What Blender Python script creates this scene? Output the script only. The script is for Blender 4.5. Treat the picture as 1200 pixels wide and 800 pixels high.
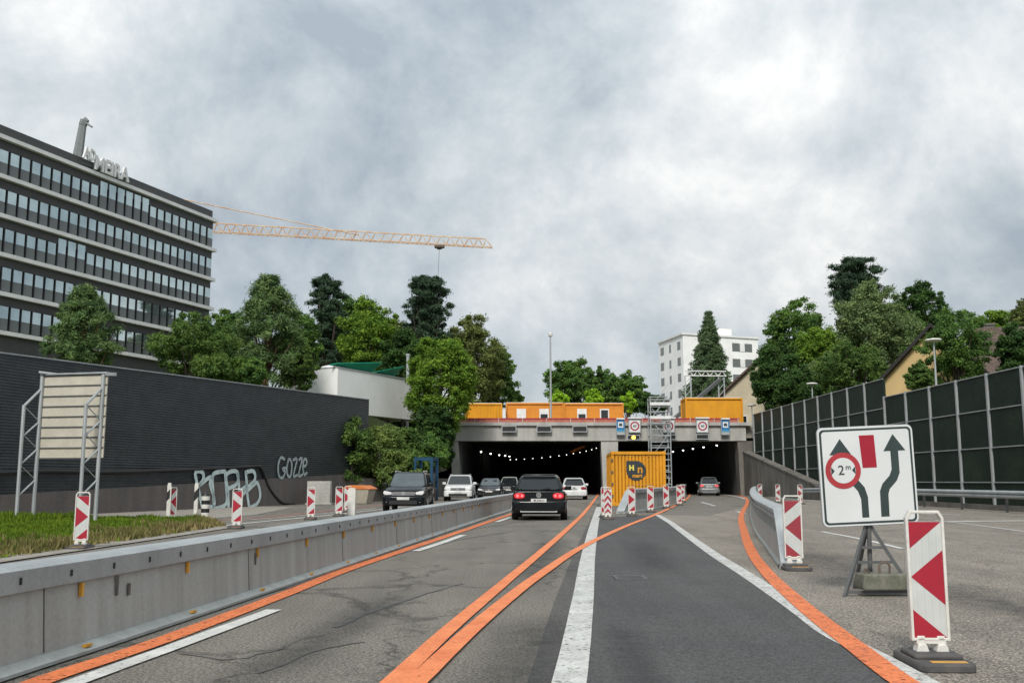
import bpy, bmesh, math, random
import numpy as np
from mathutils import Vector, Matrix
R = math.radians
random.seed(7)
for o in list(bpy.data.objects): bpy.data.objects.remove(o)
S = bpy.context.scene
COL = S.collection

# ------------------------------------------------------------------ camera
F, CAMH, PITCH = 1150.0, 1.27, math.atan(163/1150)
cd = bpy.data.cameras.new('camera'); cam = bpy.data.objects.new('camera', cd); COL.objects.link(cam)
cam.location = (0, 0, CAMH); cam.rotation_euler = (R(90)+PITCH, 0, 0)
cd.sensor_fit = 'HORIZONTAL'; cd.sensor_width = 36; cd.lens = 36*F/1200
cd.clip_start = 0.1; cd.clip_end = 4000
S.camera = cam
S.render.resolution_x, S.render.resolution_y = 1024, 682
S.view_settings.view_transform = 'Standard'; S.view_settings.look = 'None'
S.view_settings.exposure = 1.1; S.view_settings.gamma = 1.0
S.view_settings.use_curve_mapping = False

# ------------------------------------------------------------------ light
SUN_EL, SUN_AZ = 40, 192          # degrees; azimuth clockwise from +Y
sd = bpy.data.lights.new('sun', 'SUN'); sun = bpy.data.objects.new('sun', sd); COL.objects.link(sun)
sd.energy = 1.5; sd.angle = R(16); sd.color = (1.0, 0.96, 0.9)
sv = Vector((math.sin(R(SUN_AZ))*math.cos(R(SUN_EL)), math.cos(R(SUN_AZ))*math.cos(R(SUN_EL)), math.sin(R(SUN_EL))))
sun.rotation_euler = (-sv).to_track_quat('-Z', 'Y').to_euler()

W = bpy.data.worlds.new('World'); S.world = W; W.use_nodes = True
def world():
    nt = W.node_tree; n = nt.nodes; l = nt.links; n.clear()
    out = n.new('ShaderNodeOutputWorld'); bg = n.new('ShaderNodeBackground')
    sky = n.new('ShaderNodeTexSky'); sky.sky_type = 'NISHITA'; sky.sun_disc = False
    sky.sun_elevation = R(SUN_EL); sky.sun_rotation = R(SUN_AZ)
    tc = n.new('ShaderNodeTexCoord'); sep = n.new('ShaderNodeSeparateXYZ'); l.new(tc.outputs['Generated'], sep.inputs[0])
    def M(op, a, b=None, c=None):
        m = n.new('ShaderNodeMath'); m.operation = op
        for i, x in enumerate((a, b, c)):
            if x is None: continue
            if isinstance(x, (int, float)): m.inputs[i].default_value = x
            else: l.new(x, m.inputs[i])
        return m.outputs[0]
    z = M('MAXIMUM', sep.outputs[2], 0.0); zz = M('ADD', z, 1.0)
    cb = n.new('ShaderNodeCombineXYZ')
    l.new(M('DIVIDE', sep.outputs[0], zz), cb.inputs[0]); l.new(M('DIVIDE', sep.outputs[1], zz), cb.inputs[1]); cb.inputs[2].default_value = 3.3
    def noise(scale, detail, rough, dist, off):
        mp = n.new('ShaderNodeMapping'); mp.inputs['Location'].default_value = off; l.new(cb.outputs[0], mp.inputs[0])
        t = n.new('ShaderNodeTexNoise'); t.inputs['Scale'].default_value = scale; t.inputs['Detail'].default_value = detail
        t.inputs['Roughness'].default_value = rough; t.inputs['Distortion'].default_value = dist; l.new(mp.outputs[0], t.inputs['Vector'])
        return t.outputs['Fac']
    big = noise(3.2, 4, 0.5, 0.35, (1.7, 3.6, 0)); mid = noise(8.0, 12, 0.62, 0.15, (4.1, 2.2, 0))
    v = M('ADD', M('MULTIPLY', big, 0.5), M('MULTIPLY', mid, 0.5))
    cr = n.new('ShaderNodeValToRGB'); l.new(v, cr.inputs[0])
    e = cr.color_ramp.elements
    e[0].position = 0.40; e[0].color = (0.40, 0.465, 0.53, 1)
    e[1].position = 0.615; e[1].color = (0.93, 0.945, 0.945, 1)
    for p, c in ((0.455, (0.505, 0.57, 0.625, 1)), (0.50, (0.60, 0.66, 0.70, 1)), (0.54, (0.70, 0.75, 0.78, 1)), (0.575, (0.80, 0.825, 0.84, 1))):
        x = e.new(p); x.color = c
    # a little blue of the clear sky in the thinnest gaps low down
    gap = noise(1.3, 6, 0.55, 0.4, (9.0, 5.5, 0))
    gr = n.new('ShaderNodeMapRange'); l.new(gap, gr.inputs[0]); gr.inputs[1].default_value = 0.52; gr.inputs[2].default_value = 0.7
    gr.inputs[3].default_value = 0; gr.inputs[4].default_value = 0.12
    sc = n.new('ShaderNodeMix'); sc.data_type = 'RGBA'; sc.blend_type = 'MULTIPLY'; sc.inputs[0].default_value = 1
    l.new(sky.outputs[0], sc.inputs[6]); sc.inputs[7].default_value = (0.10, 0.10, 0.10, 1)
    mx = n.new('ShaderNodeMix'); mx.data_type = 'RGBA'; l.new(gr.outputs[0], mx.inputs[0]); l.new(cr.outputs[0], mx.inputs[6]); l.new(sc.outputs[2], mx.inputs[7])
    # overcast luminance rises towards the zenith
    lum = M('ADD', 0.41, M('MULTIPLY', z, 0.24))
    l.new(mx.outputs[2], bg.inputs[0]); l.new(lum, bg.inputs[1]); l.new(bg.outputs[0], out.inputs[0])
world()
S.cycles.max_bounces = 6; S.cycles.transparent_max_bounces = 8

# ------------------------------------------------------------------ helpers
CP, SP = math.cos(PITCH), math.sin(PITCH)
def ray(px, py):
    u = (px-600)/F; v = (400-py)/F
    return Vector((u, CP - v*SP, SP + v*CP))
def G(px, py, z=0.0):                       # survey: photo point on the level z
    d = ray(px, py); t = (z-CAMH)/d.z
    return Vector((d.x*t, d.y*t, z))
def A(px, py, Y):                           # survey: photo point on the upright plane at distance Y
    d = ray(px, py); t = Y/d.y
    return Vector((d.x*t, Y, CAMH + d.z*t))
def cr(pts, k=8):
    P = [Vector(p) for p in pts]; P = [P[0]*2-P[1]] + P + [P[-1]*2-P[-2]]; out = []
    for i in range(1, len(P)-2):
        a, b, c, d = P[i-1:i+3]
        for j in range(k):
            t = j/k
            out.append(0.5*((2*b) + (c-a)*t + (2*a-5*b+4*c-d)*t*t + (3*b-a-3*c+d)*t**3))
    out.append(P[-2]); return out

class MB:
    def __init__(s): s.v = []; s.f = []; s.m = []
    def add(s, vs, fs, mi=0, M=None):
        k = len(s.v)
        s.v += [tuple(M @ Vector(p)) if M else tuple(p) for p in vs]
        s.f += [tuple(i+k for i in f) for f in fs]; s.m += [mi]*len(fs); return s
    def box(s, c, d, mi=0, M=None):
        x, y, z = c; a, b, h = d[0]/2, d[1]/2, d[2]/2
        vs = [(x+i*a, y+j*b, z+k*h) for k in (-1, 1) for j in (-1, 1) for i in (-1, 1)]
        return s.add(vs, [(0,2,3,1),(4,5,7,6),(0,1,5,4),(2,6,7,3),(0,4,6,2),(1,3,7,5)], mi, M)
    def bar(s, p, q, w, h, mi=0, up=(0,0,1)):
        p, q = Vector(p), Vector(q); d = (q-p).normalized(); u = Vector(up)
        if abs(d.dot(u)) > 0.98: u = Vector((0, 1, 0))
        a = d.cross(u).normalized(); b = a.cross(d).normalized()
        vs = [e + a*i*w/2 + b*j*h/2 for e in (p, q) for j in (-1, 1) for i in (-1, 1)]
        return s.add(vs, [(0,1,3,2),(4,6,7,5),(0,4,5,1),(2,3,7,6),(0,2,6,4),(1,5,7,3)], mi)
    def tube(s, p, q, r, r2=None, n=8, mi=0):
        p, q = Vector(p), Vector(q); r2 = r if r2 is None else r2
        d = (q-p).normalized(); u = Vector((0,0,1)) if abs(d.z) < .95 else Vector((1,0,0))
        a = d.cross(u).normalized(); b = a.cross(d)
        vs = []
        for e, rr in ((p, r), (q, r2)):
            vs += [e + (a*math.cos(2*math.pi*i/n) + b*math.sin(2*math.pi*i/n))*rr for i in range(n)]
        fs = [(i, (i+1)%n, n+(i+1)%n, n+i) for i in range(n)] + [tuple(reversed(range(n))), tuple(range(n, 2*n))]
        return s.add(vs, fs, mi)
    def path(s, pts, r, n=6, mi=0, r1=None):
        k = len(pts)-1
        for i in range(k):
            ra = r if r1 is None else r+(r1-r)*i/k; rb = r if r1 is None else r+(r1-r)*(i+1)/k
            s.tube(pts[i], pts[i+1], ra, rb, n, mi)
        return s
    def lathe(s, prof, n=16, c=(0,0,0), mi=0, M=None):
        vs = []; k = len(prof)
        for r, z in prof:
            vs += [(c[0]+r*math.cos(2*math.pi*i/n), c[1]+r*math.sin(2*math.pi*i/n), c[2]+z) for i in range(n)]
        fs = [(j*n+i, j*n+(i+1)%n, (j+1)*n+(i+1)%n, (j+1)*n+i) for j in range(k-1) for i in range(n)]
        fs += [tuple(reversed(range(n))), tuple(range((k-1)*n, k*n))]
        return s.add(vs, fs, mi, M)
    def prism(s, poly, o, ax, ay, d, mi=0):     # poly in (ax, ay) at o, extruded along d
        o, ax, ay, d = Vector(o), Vector(ax), Vector(ay), Vector(d); n = len(poly)
        lo = [o + ax*x + ay*y for x, y in poly]
        vs = lo + [p + d for p in lo]
        fs = [tuple(range(n)), tuple(range(2*n-1, n-1, -1))] + [(i, n+i, n+(i+1)%n, (i+1)%n) for i in range(n)]
        return s.add(vs, fs, mi)
    def sweep(s, pts, sec, mi=0, closed=True, scale=None):  # sec: (sideways to the right, up)
        P = [Vector(p) for p in pts]; n = len(sec); vs = []
        for i, p in enumerate(P):
            a = P[max(i-1, 0)]; b = P[min(i+1, len(P)-1)]
            d = Vector((b.x-a.x, b.y-a.y, 0)).normalized(); rt = Vector((d.y, -d.x, 0))
            k = 1 if scale is None else scale[i]
            vs += [p + rt*u + Vector((0, 0, w*k)) for u, w in sec]
        fs = []
        m = n if closed else n-1
        for i in range(len(P)-1):
            fs += [(i*n+j, (i+1)*n+j, (i+1)*n+(j+1)%n, i*n+(j+1)%n) for j in range(m)]
        if closed: fs += [tuple(range(n)), tuple(range(len(P)*n-1, (len(P)-1)*n-1, -1))]
        return s.add(vs, fs, mi)
    def text(s, body, size, M, mi=0, ext=0.004, bold=0.0):
        c = bpy.data.curves.new('t', 'FONT'); c.body = body; c.size = size; c.extrude = ext; c.offset = bold
        c.align_x = 'CENTER'; c.align_y = 'CENTER'; c.resolution_u = 3
        o = bpy.data.objects.new('t', c); COL.objects.link(o)
        dg = bpy.context.evaluated_depsgraph_get(); me = o.evaluated_get(dg).to_mesh()
        s.add([v.co.copy() for v in me.vertices], [tuple(p.vertices) for p in me.polygons], mi, M)
        o.evaluated_get(dg).to_mesh_clear(); bpy.data.objects.remove(o); bpy.data.curves.remove(c); return s
    def build(s, name, mats, parent=None, smooth=False, bevel=0, world=False, seg=2, angle=35):
        me = bpy.data.meshes.new(name)
        vs = s.v
        if world and parent is not None:
            o0 = parent.matrix_basis.inverted() if parent.parent is None else (parent.parent.matrix_basis @ parent.matrix_basis).inverted()
            vs = [tuple(o0 @ Vector(p)) for p in vs]
        me.from_pydata(vs, [], s.f)
        if not isinstance(mats, (list, tuple)): mats = [mats]
        for m in mats: me.materials.append(m)
        me.polygons.foreach_set('material_index', s.m)
        bm = bmesh.new(); bm.from_mesh(me); bmesh.ops.recalc_face_normals(bm, faces=bm.faces); bm.to_mesh(me); bm.free()
        if smooth or bevel:
            me.polygons.foreach_set('use_smooth', [True]*len(me.polygons)); me.set_sharp_from_angle(angle=R(angle))
        o = bpy.data.objects.new(name, me); COL.objects.link(o)
        if parent is not None: o.parent = parent
        if bevel:
            b = o.modifiers.new('bevel', 'BEVEL'); b.width = bevel; b.segments = seg; b.limit_method = 'ANGLE'; b.angle_limit = R(30); b.harden_normals = False
        return o

def thing(name, label, cat, loc=(0,0,0), rz=0, group=None):
    o = bpy.data.objects.new(name, None); COL.objects.link(o); o.empty_display_size = .3
    o.location = loc; o.rotation_euler = (0, 0, rz); o['label'] = label; o['category'] = cat
    if group: o['group'] = group
    return o
def tag(o, label, cat, group=None):
    o['label'] = label; o['category'] = cat
    if group: o['group'] = group
    return o
def struct(o): o['kind'] = 'structure'; return o
def dup(root, loc, rz, label):
    r = root.copy(); COL.objects.link(r); r.location = loc; r.rotation_euler = (0, 0, rz); r['label'] = label
    for ch in list(root.children):
        c = ch.copy(); COL.objects.link(c); c.parent = r
        for g in list(ch.children):
            d = g.copy(); COL.objects.link(d); d.parent = c
    return r

# ------------------------------------------------------------------ materials
def mat(name, c, rough=0.7, c2=None, scale=3.0, detail=5, metallic=0.0, bump=0.0, bscale=None, spec=0.5, world=False, stretch=None, fine=None, lo=0.35, hi=0.65, emit=None):
    m = bpy.data.materials.new(name); m.use_nodes = True; nt = m.node_tree; n = nt.nodes; l = nt.links
    b = n['Principled BSDF']; b.inputs['Roughness'].default_value = rough; b.inputs['Metallic'].default_value = metallic
    b.inputs['Specular IOR Level'].default_value = spec
    b.inputs['Base Color'].default_value = (*c, 1)
    if emit: b.inputs['Emission Color'].default_value = (*emit[0], 1); b.inputs['Emission Strength'].default_value = emit[1]
    if c2 is None: c2 = tuple(x*.82 for x in c)
    if world: vec = n.new('ShaderNodeNewGeometry').outputs['Position']
    else: vec = n.new('ShaderNodeTexCoord').outputs['Object']
    if stretch:
        mp = n.new('ShaderNodeMapping'); mp.inputs['Scale'].default_value = stretch; l.new(vec, mp.inputs[0]); vec2 = mp.outputs[0]
    else: vec2 = vec
    t = n.new('ShaderNodeTexNoise'); t.inputs['Scale'].default_value = scale; t.inputs['Detail'].default_value = detail; t.inputs['Roughness'].default_value = .6
    l.new(vec2, t.inputs['Vector'])
    mr = n.new('ShaderNodeMapRange'); mr.inputs[1].default_value = lo; mr.inputs[2].default_value = hi; l.new(t.outputs['Fac'], mr.inputs[0])
    mx = n.new('ShaderNodeMix'); mx.data_type = 'RGBA'; l.new(mr.outputs[0], mx.inputs[0]); mx.inputs[6].default_value = (*c, 1); mx.inputs[7].default_value = (*c2, 1)
    col = mx.outputs[2]
    if fine:                                  # fine grain: (scale, amount)
        t2 = n.new('ShaderNodeTexNoise'); t2.inputs['Scale'].default_value = fine[0]; t2.inputs['Detail'].default_value = 2; l.new(vec, t2.inputs['Vector'])
        m2 = n.new('ShaderNodeMapRange'); m2.inputs[1].default_value = .3; m2.inputs[2].default_value = .7; m2.inputs[3].default_value = 1-fine[1]; m2.inputs[4].default_value = 1+fine[1]
        l.new(t2.outputs['Fac'], m2.inputs[0])
        mm = n.new('ShaderNodeVectorMath'); mm.operation = 'SCALE'; l.new(col, mm.inputs[0]); l.new(m2.outputs[0], mm.inputs['Scale']); col = mm.outputs[0]
    l.new(col, b.inputs['Base Color'])
    if bump:
        t3 = n.new('ShaderNodeTexNoise'); t3.inputs['Scale'].default_value = bscale or scale*4; t3.inputs['Detail'].default_value = 4; l.new(vec, t3.inputs['Vector'])
        bp = n.new('ShaderNodeBump'); bp.inputs['Strength'].default_value = bump; bp.inputs['Distance'].default_value = .02; l.new(t3.outputs['Fac'], bp.inputs['Height']); l.new(bp.outputs[0], b.inputs['Normal'])
    return m
def plain(name, c, rough=.5, **k): return mat(name, c, rough, **k)

def asphalt(name, c, c2, speck, cracks=0.0, stain=None):
    m = bpy.data.materials.new(name); m.use_nodes = True; nt = m.node_tree; n = nt.nodes; l = nt.links
    b = n['Principled BSDF']; b.inputs['Roughness'].default_value = .85; b.inputs['Specular IOR Level'].default_value = .3
    pos = n.new('ShaderNodeNewGeometry').outputs['Position']
    def nz(scale, detail=4, rough=.6, vec=None, stretch=None, dist=0):
        v = vec or pos
        if stretch:
            mp = n.new('ShaderNodeMapping'); mp.inputs['Scale'].default_value = stretch; mp.inputs['Rotation'].default_value = (0, 0, R(-5.3)); l.new(v, mp.inputs[0]); v = mp.outputs[0]
        t = n.new('ShaderNodeTexNoise'); t.inputs['Scale'].default_value = scale; t.inputs['Detail'].default_value = detail; t.inputs['Roughness'].default_value = rough; t.inputs['Distortion'].default_value = dist
        l.new(v, t.inputs['Vector']); return t.outputs
    def rng(x, a, b_, c_, d):
        r = n.new('ShaderNodeMapRange'); l.new(x, r.inputs[0])
        for i, q in enumerate((a, b_, c_, d)): r.inputs[i+1].default_value = q
        return r.outputs[0]
    def mul(col, f):
        s = n.new('ShaderNodeVectorMath'); s.operation = 'SCALE'; l.new(col, s.inputs[0]); l.new(f, s.inputs['Scale']); return s.outputs[0]
    mx = n.new('ShaderNodeMix'); mx.data_type = 'RGBA'; l.new(rng(nz(.55, 6, .65)['Fac'], .35, .65, 0, 1), mx.inputs[0]); mx.inputs[6].default_value = (*c, 1); mx.inputs[7].default_value = (*c2, 1)
    col = mx.outputs[2]
    col = mul(col, rng(nz(40, 3, .7)['Fac'], .4, .6, 1-speck, 1+speck))
    col = mul(col, rng(nz(110, 1)['Fac'], .38, .62, 1-speck*.7, 1+speck*.7))
    col = mul(col, rng(nz(1.0, 5, .6, stretch=(1.6, .07, 1))['Fac'], .3, .7, .82, 1.14))      # wheel tracks along the road
    col = mul(col, rng(nz(2.2, 6, .7)['Fac'], .38, .62, .9, 1.06))
    if cracks:
        w = n.new('ShaderNodeVectorMath'); w.operation = 'MULTIPLY_ADD'; l.new(nz(1.2, 5)['Color'], w.inputs[0]); w.inputs[1].default_value = (1.6, 1.6, 0); l.new(pos, w.inputs[2])
        mp = n.new('ShaderNodeMapping'); mp.inputs['Scale'].default_value = (.62, .3, 1); l.new(w.outputs[0], mp.inputs[0])
        vo = n.new('ShaderNodeTexVoronoi'); vo.feature = 'DISTANCE_TO_EDGE'; vo.inputs['Scale'].default_value = 1; l.new(mp.outputs[0], vo.inputs['Vector'])
        ck = rng(vo.outputs['Distance'], .004, .03, 1, 0)
        msk = rng(nz(.5, 3)['Fac'], .40, .54, 0, cracks)
        pr = n.new('ShaderNodeMath'); pr.operation = 'MULTIPLY'; l.new(ck, pr.inputs[0]); l.new(msk, pr.inputs[1])
        iv = n.new('ShaderNodeMath'); iv.operation = 'SUBTRACT'; iv.inputs[0].default_value = 1; l.new(pr.outputs[0], iv.inputs[1])
        col = mul(col, iv.outputs[0])
    l.new(col, b.inputs['Base Color'])
    bp = n.new('ShaderNodeBump'); bp.inputs['Strength'].default_value = .35; bp.inputs['Distance'].default_value = .01; l.new(nz(90, 3)['Fac'], bp.inputs['Height']); l.new(bp.outputs[0], b.inputs['Normal'])
    return m

def paint(name, c, wear, c2=None):           # road paint worn through to the asphalt below
    m = mat(name, c, .75, c2=c2 or tuple(x*.72 for x in c), scale=2.5, world=True, fine=(40, .16), detail=7)
    nt = m.node_tree; n = nt.nodes; l = nt.links; b = n['Principled BSDF']; out = n['Material Output']
    pos = n.new('ShaderNodeNewGeometry').outputs['Position']
    t = n.new('ShaderNodeTexNoise'); t.inputs['Scale'].default_value = 22; t.inputs['Detail'].default_value = 6; t.inputs['Roughness'].default_value = .7; l.new(pos, t.inputs['Vector'])
    r = n.new('ShaderNodeMapRange'); r.inputs[1].default_value = wear-.05; r.inputs[2].default_value = wear+.05; r.inputs[3].default_value = 1; r.inputs[4].default_value = .0; l.new(t.outputs['Fac'], r.inputs[0])
    tr = n.new('ShaderNodeBsdfTransparent'); ms = n.new('ShaderNodeMixShader'); l.new(r.outputs[0], ms.inputs[0]); l.new(tr.outputs[0], ms.inputs[1]); l.new(b.outputs[0], ms.inputs[2])
    # r = 1 -> keep paint
    l.new(ms.outputs[0], out.inputs['Surface']); return m

def leafmat(name, c, c2, trans=.38, k=2.5):
    c = tuple(x*k for x in c); c2 = tuple(x*k for x in c2)
    m = bpy.data.materials.new(name); m.use_nodes = True; nt = m.node_tree; n = nt.nodes; l = nt.links; n.clear()
    out = n.new('ShaderNodeOutputMaterial'); d = n.new('ShaderNodeBsdfDiffuse'); t = n.new('ShaderNodeBsdfTranslucent'); ms = n.new('ShaderNodeMixShader'); ms.inputs[0].default_value = trans
    tc = n.new('ShaderNodeTexCoord')
    z = n.new('ShaderNodeTexNoise'); z.inputs['Scale'].default_value = .8; z.inputs['Detail'].default_value = 5; z.inputs['Roughness'].default_value = .7; l.new(tc.outputs['Object'], z.inputs['Vector'])
    r = n.new('ShaderNodeMapRange'); r.inputs[1].default_value = .42; r.inputs[2].default_value = .58; l.new(z.outputs['Fac'], r.inputs[0])
    mx = n.new('ShaderNodeMix'); mx.data_type = 'RGBA'; mx.inputs[6].default_value = (*c, 1); mx.inputs[7].default_value = (*c2, 1); l.new(r.outputs[0], mx.inputs[0])
    ob = n.new('ShaderNodeNewGeometry'); rr = n.new('ShaderNodeMapRange'); l.new(ob.outputs['Random Per Island'], rr.inputs[0]); rr.inputs[3].default_value = .65; rr.inputs[4].default_value = 1.4
    s = n.new('ShaderNodeVectorMath'); s.operation = 'SCALE'; l.new(mx.outputs[2], s.inputs[0]); l.new(rr.outputs[0], s.inputs['Scale'])
    l.new(s.outputs[0], d.inputs[0]); l.new(s.outputs[0], t.inputs[0]); l.new(d.outputs[0], ms.inputs[1]); l.new(t.outputs[0], ms.inputs[2]); l.new(ms.outputs[0], out.inputs[0])
    return m

def striped(name, c, c2, axis, period, duty=.5, rough=.5, depth=.5, metallic=0.0, noise=.15):   # ribbed sheeting
    m = mat(name, c, rough, c2=c2, scale=1.2, fine=(8, noise), metallic=metallic)
    nt = m.node_tree; n = nt.nodes; l = nt.links; b = n['Principled BSDF']
    tc = n.new('ShaderNodeTexCoord'); sp = n.new('ShaderNodeSeparateXYZ'); l.new(tc.outputs['Object'], sp.inputs[0])
    q = n.new('ShaderNodeMath'); q.operation = 'MULTIPLY'; q.inputs[1].default_value = 2*math.pi/period; l.new(sp.outputs[axis], q.inputs[0])
    w = n.new('ShaderNodeMath'); w.operation = 'SINE'; l.new(q.outputs[0], w.inputs[0])
    r = n.new('ShaderNodeMapRange'); r.inputs[1].default_value = -.45; r.inputs[2].default_value = .45; l.new(w.outputs[0], r.inputs[0])
    bp = n.new('ShaderNodeBump'); bp.inputs['Strength'].default_value = 1; bp.inputs['Distance'].default_value = depth*period*.35; l.new(r.outputs[0], bp.inputs['Height']); l.new(bp.outputs[0], b.inputs['Normal'])
    return m

M = {}
M['old'] = asphalt('old_asphalt', (.178,.163,.138), (.140,.128,.110), .50, cracks=.52)
M['coarse'] = asphalt('coarse_asphalt', (.245,.218,.182), (.19,.17,.144), .6, cracks=.25)
M['new'] = asphalt('new_asphalt', (.084,.083,.081), (.066,.066,.067), .34)
M['seam'] = asphalt('patched_asphalt', (.098,.094,.087), (.080,.077,.073), .4, cracks=.3)
M['tar'] = plain('bitumen', (.085,.081,.075), .6, c2=(.13,.121,.109), world=True, scale=4)
M['white_p'] = paint('white_road_paint', (.62,.62,.59), .64)
M['white_old'] = paint('worn_white_road_paint', (.56,.56,.53), .605)
M['orange_p'] = paint('orange_road_paint', (.74,.235,.085), .655, c2=(.62,.165,.055))
M['orange_w'] = paint('worn_orange_road_paint', (.70,.19,.06), .60, c2=(.58,.15,.05))
M['red_p'] = paint('red_road_paint', (.42,.13,.09), .55)
M['soil'] = mat('soil', (.10,.085,.06), .95, c2=(.06,.07,.03), scale=1.5, world=True, bump=.5)
M['turf'] = mat('turf', (.075,.115,.025), .95, c2=(.10,.095,.035), scale=1.2, world=True, fine=(30, .3), bump=.5)
M['gravel'] = mat('gravel', (.30,.28,.25), .95, c2=(.2,.18,.15), scale=3, world=True, fine=(60, .4), bump=.4)
M['conc'] = mat('concrete', (.42,.415,.385), .85, c2=(.29,.285,.26), scale=.7, stretch=(1.5, 1.5, .5), detail=9, fine=(14, .12), bump=.1)
M['conc_d'] = mat('dirty_concrete', (.165,.154,.134), .9, c2=(.09,.084,.074), scale=.6, stretch=(1.5, 1.5, .45), detail=9, fine=(12, .2), bump=.15)
M['plinth'] = mat('plinth_concrete', (.135,.118,.11), .9, c2=(.10,.09,.085), scale=.8, stretch=(1.5, 1.5, .3), detail=8, fine=(14, .12))
M['tunnel'] = mat('sooty_concrete', (.15,.155,.155), .9, c2=(.09,.095,.095), scale=.5)
M['galv'] = mat('galvanised_steel', (.40,.425,.43), .5, c2=(.30,.32,.325), scale=2.2, stretch=(1, 1, .35), metallic=.25, detail=8, fine=(40, .08))
M['galv_p'] = mat('weathered_steel_panel', (.43,.465,.45), .6, c2=(.31,.32,.305), scale=1.6, stretch=(2.4, 2.4, .12), metallic=.2, detail=9, fine=(30, .07), lo=.3, hi=.7)
M['steel_d'] = mat('dark_steel', (.13,.135,.135), .55, metallic=.4, scale=6)
M['rust'] = mat('rusty_steel', (.16,.11,.08), .8, c2=(.08,.06,.05), scale=6)
M['black'] = plain('black_plastic', (.012,.012,.013), .5)
M['rubber'] = mat('rubber', (.055,.055,.057), .85, c2=(.09,.085,.08), scale=9)
M['tyre'] = plain('tyre_rubber', (.012,.012,.012), .85)
M['wplast'] = mat('white_plastic', (.66,.65,.61), .5, c2=(.55,.53,.48), scale=5, fine=(30, .06))
M['wrefl'] = striped('white_reflective_sheet', (.56,.58,.56), (.43,.45,.43), 0, .055, rough=.4, depth=.12, noise=.04)
M['rrefl'] = mat('red_reflective_sheet', (.36,.012,.03), .4, c2=(.30,.012,.028), scale=4)
M['rdull'] = mat('dull_red_sheet', (.30,.03,.045), .5, c2=(.24,.03,.04), scale=5)
M['sign_w'] = mat('white_sign_face', (.66,.68,.68), .38, c2=(.60,.62,.615), scale=1.5)
M['sign_k'] = plain('dark_sign_print', (.035,.055,.055), .4)
M['sign_back'] = mat('pale_sign_back', (.50,.47,.39), .55, c2=(.42,.39,.32), scale=1.6, fine=(20, .05))
M['blue'] = mat('blue_sign_face', (.025,.17,.40), .4)
M['lblue'] = mat('light_blue_panel', (.06,.32,.50), .4)
M['bluest'] = mat('blue_painted_steel', (.008,.062,.13), .5, c2=(.006,.045,.10), scale=4)
M['yellow_c'] = mat('yellow_orange_container_paint', (.66,.295,.016), .65, c2=(.53,.235,.016), scale=1.3, stretch=(1, 1, .4), detail=8, fine=(14, .06), spec=.25)
M['orange_c'] = mat('orange_container_paint', (.66,.25,.032), .65, c2=(.56,.205,.028), scale=1.1, fine=(14, .05), spec=.25)
M['yel'] = plain('yellow_print', (.75,.66,.10), .5)
M['brown'] = mat('faded_print', (.33,.15,.02), .6, c2=(.5,.24,.02), scale=14)
M['amber'] = plain('amber_reflector', (.70,.36,.04), .35)
M['amber_l'] = plain('amber_lamp', (.9,.5,.05), .3, emit=((1, .55, .05), 2.2))
M['lamp'] = plain('white_lamp', (.9,.9,.85), .3, emit=((1, .97, .88), 3.5))
M['lamp_s'] = plain('far_white_lamp', (.9,.9,.85), .3, emit=((1, .97, .88), 2.2))
M['white'] = mat('white_render', (.82,.82,.81), .8, c2=(.74,.74,.73), scale=.5, detail=7)
M['white_f'] = mat('white_frame', (.72,.72,.71), .5)
M['green_aw'] = mat('green_awning', (.01,.34,.20), .6, c2=(.01,.27,.16), scale=1)
M['band'] = mat('pale_metal_band', (.74,.74,.73), .6, c2=(.64,.64,.63), scale=.7, detail=7)
M['spand'] = mat('dark_spandrel', (.050,.050,.051), .6, c2=(.062,.062,.062), scale=.9)
M['fin'] = plain('black_window_frame', (.010,.012,.013), .4)
M['glass'] = mat('reflective_glass', (.62,.72,.72), .04, c2=(.44,.53,.54), scale=.35, metallic=.82)
M['glass_g'] = mat('grey_fritted_glass', (.135,.145,.145), .18, c2=(.12,.128,.128), scale=.6, spec=.6)
M['glass_w'] = plain('windscreen_glass', (.13,.155,.165), .06, metallic=.6)
M['glass_d'] = plain('dark_glass', (.016,.02,.022), .08, spec=.7)
M['siding'] = striped('dark_ribbed_siding', (.022,.028,.032), (.040,.047,.052), 2, .105, rough=.42, depth=.9, noise=.25)
M['fence_p'] = mat('dark_green_mesh_panel', (.004,.014,.008), .6, spec=.3, c2=(.011,.024,.014), scale=.6, detail=9, fine=(7, .35), world=True, lo=.4, hi=.62)
M['net'] = mat('red_safety_net', (.42,.15,.10), .8, c2=(.33,.10,.08), scale=3, fine=(24, .25))
M['redrail'] = plain('red_rail', (.34,.02,.035), .6)
M['cream'] = mat('cream_render', (.56,.41,.19), .85, c2=(.50,.36,.165), scale=.6)
M['creamw'] = mat('pale_render', (.52,.45,.32), .85, c2=(.42,.37,.27), scale=.6)
M['tiles'] = striped('brown_roof_tiles', (.075,.052,.042), (.115,.08,.062), 2, .3, rough=.85, depth=.6, noise=.4)
M['roof_d'] = mat('dark_roof', (.018,.016,.016), .8)
M['crane'] = mat('crane_paint', (.60,.50,.36), .6, c2=(.50,.24,.10), scale=.5)
M['graf'] = mat('pale_blue_spray_paint', (.68,.80,.79), .7, c2=(.46,.58,.58), scale=3)
M['graf2'] = mat('thin_grey_spray_paint', (.46,.53,.53), .7, c2=(.22,.27,.27), scale=6)
M['bark'] = mat('bark', (.075,.055,.04), .9, c2=(.04,.03,.025), scale=4, bump=.4)
M['barkp'] = mat('reddish_pine_bark', (.15,.075,.04), .9, c2=(.06,.04,.03), scale=2, bump=.4)
M['blk_car'] = plain('black_car_paint', (.006,.008,.009), .2, spec=.32)
M['gold_car'] = plain('anthracite_car_paint', (.02,.022,.024), .2, spec=.55)
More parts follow.
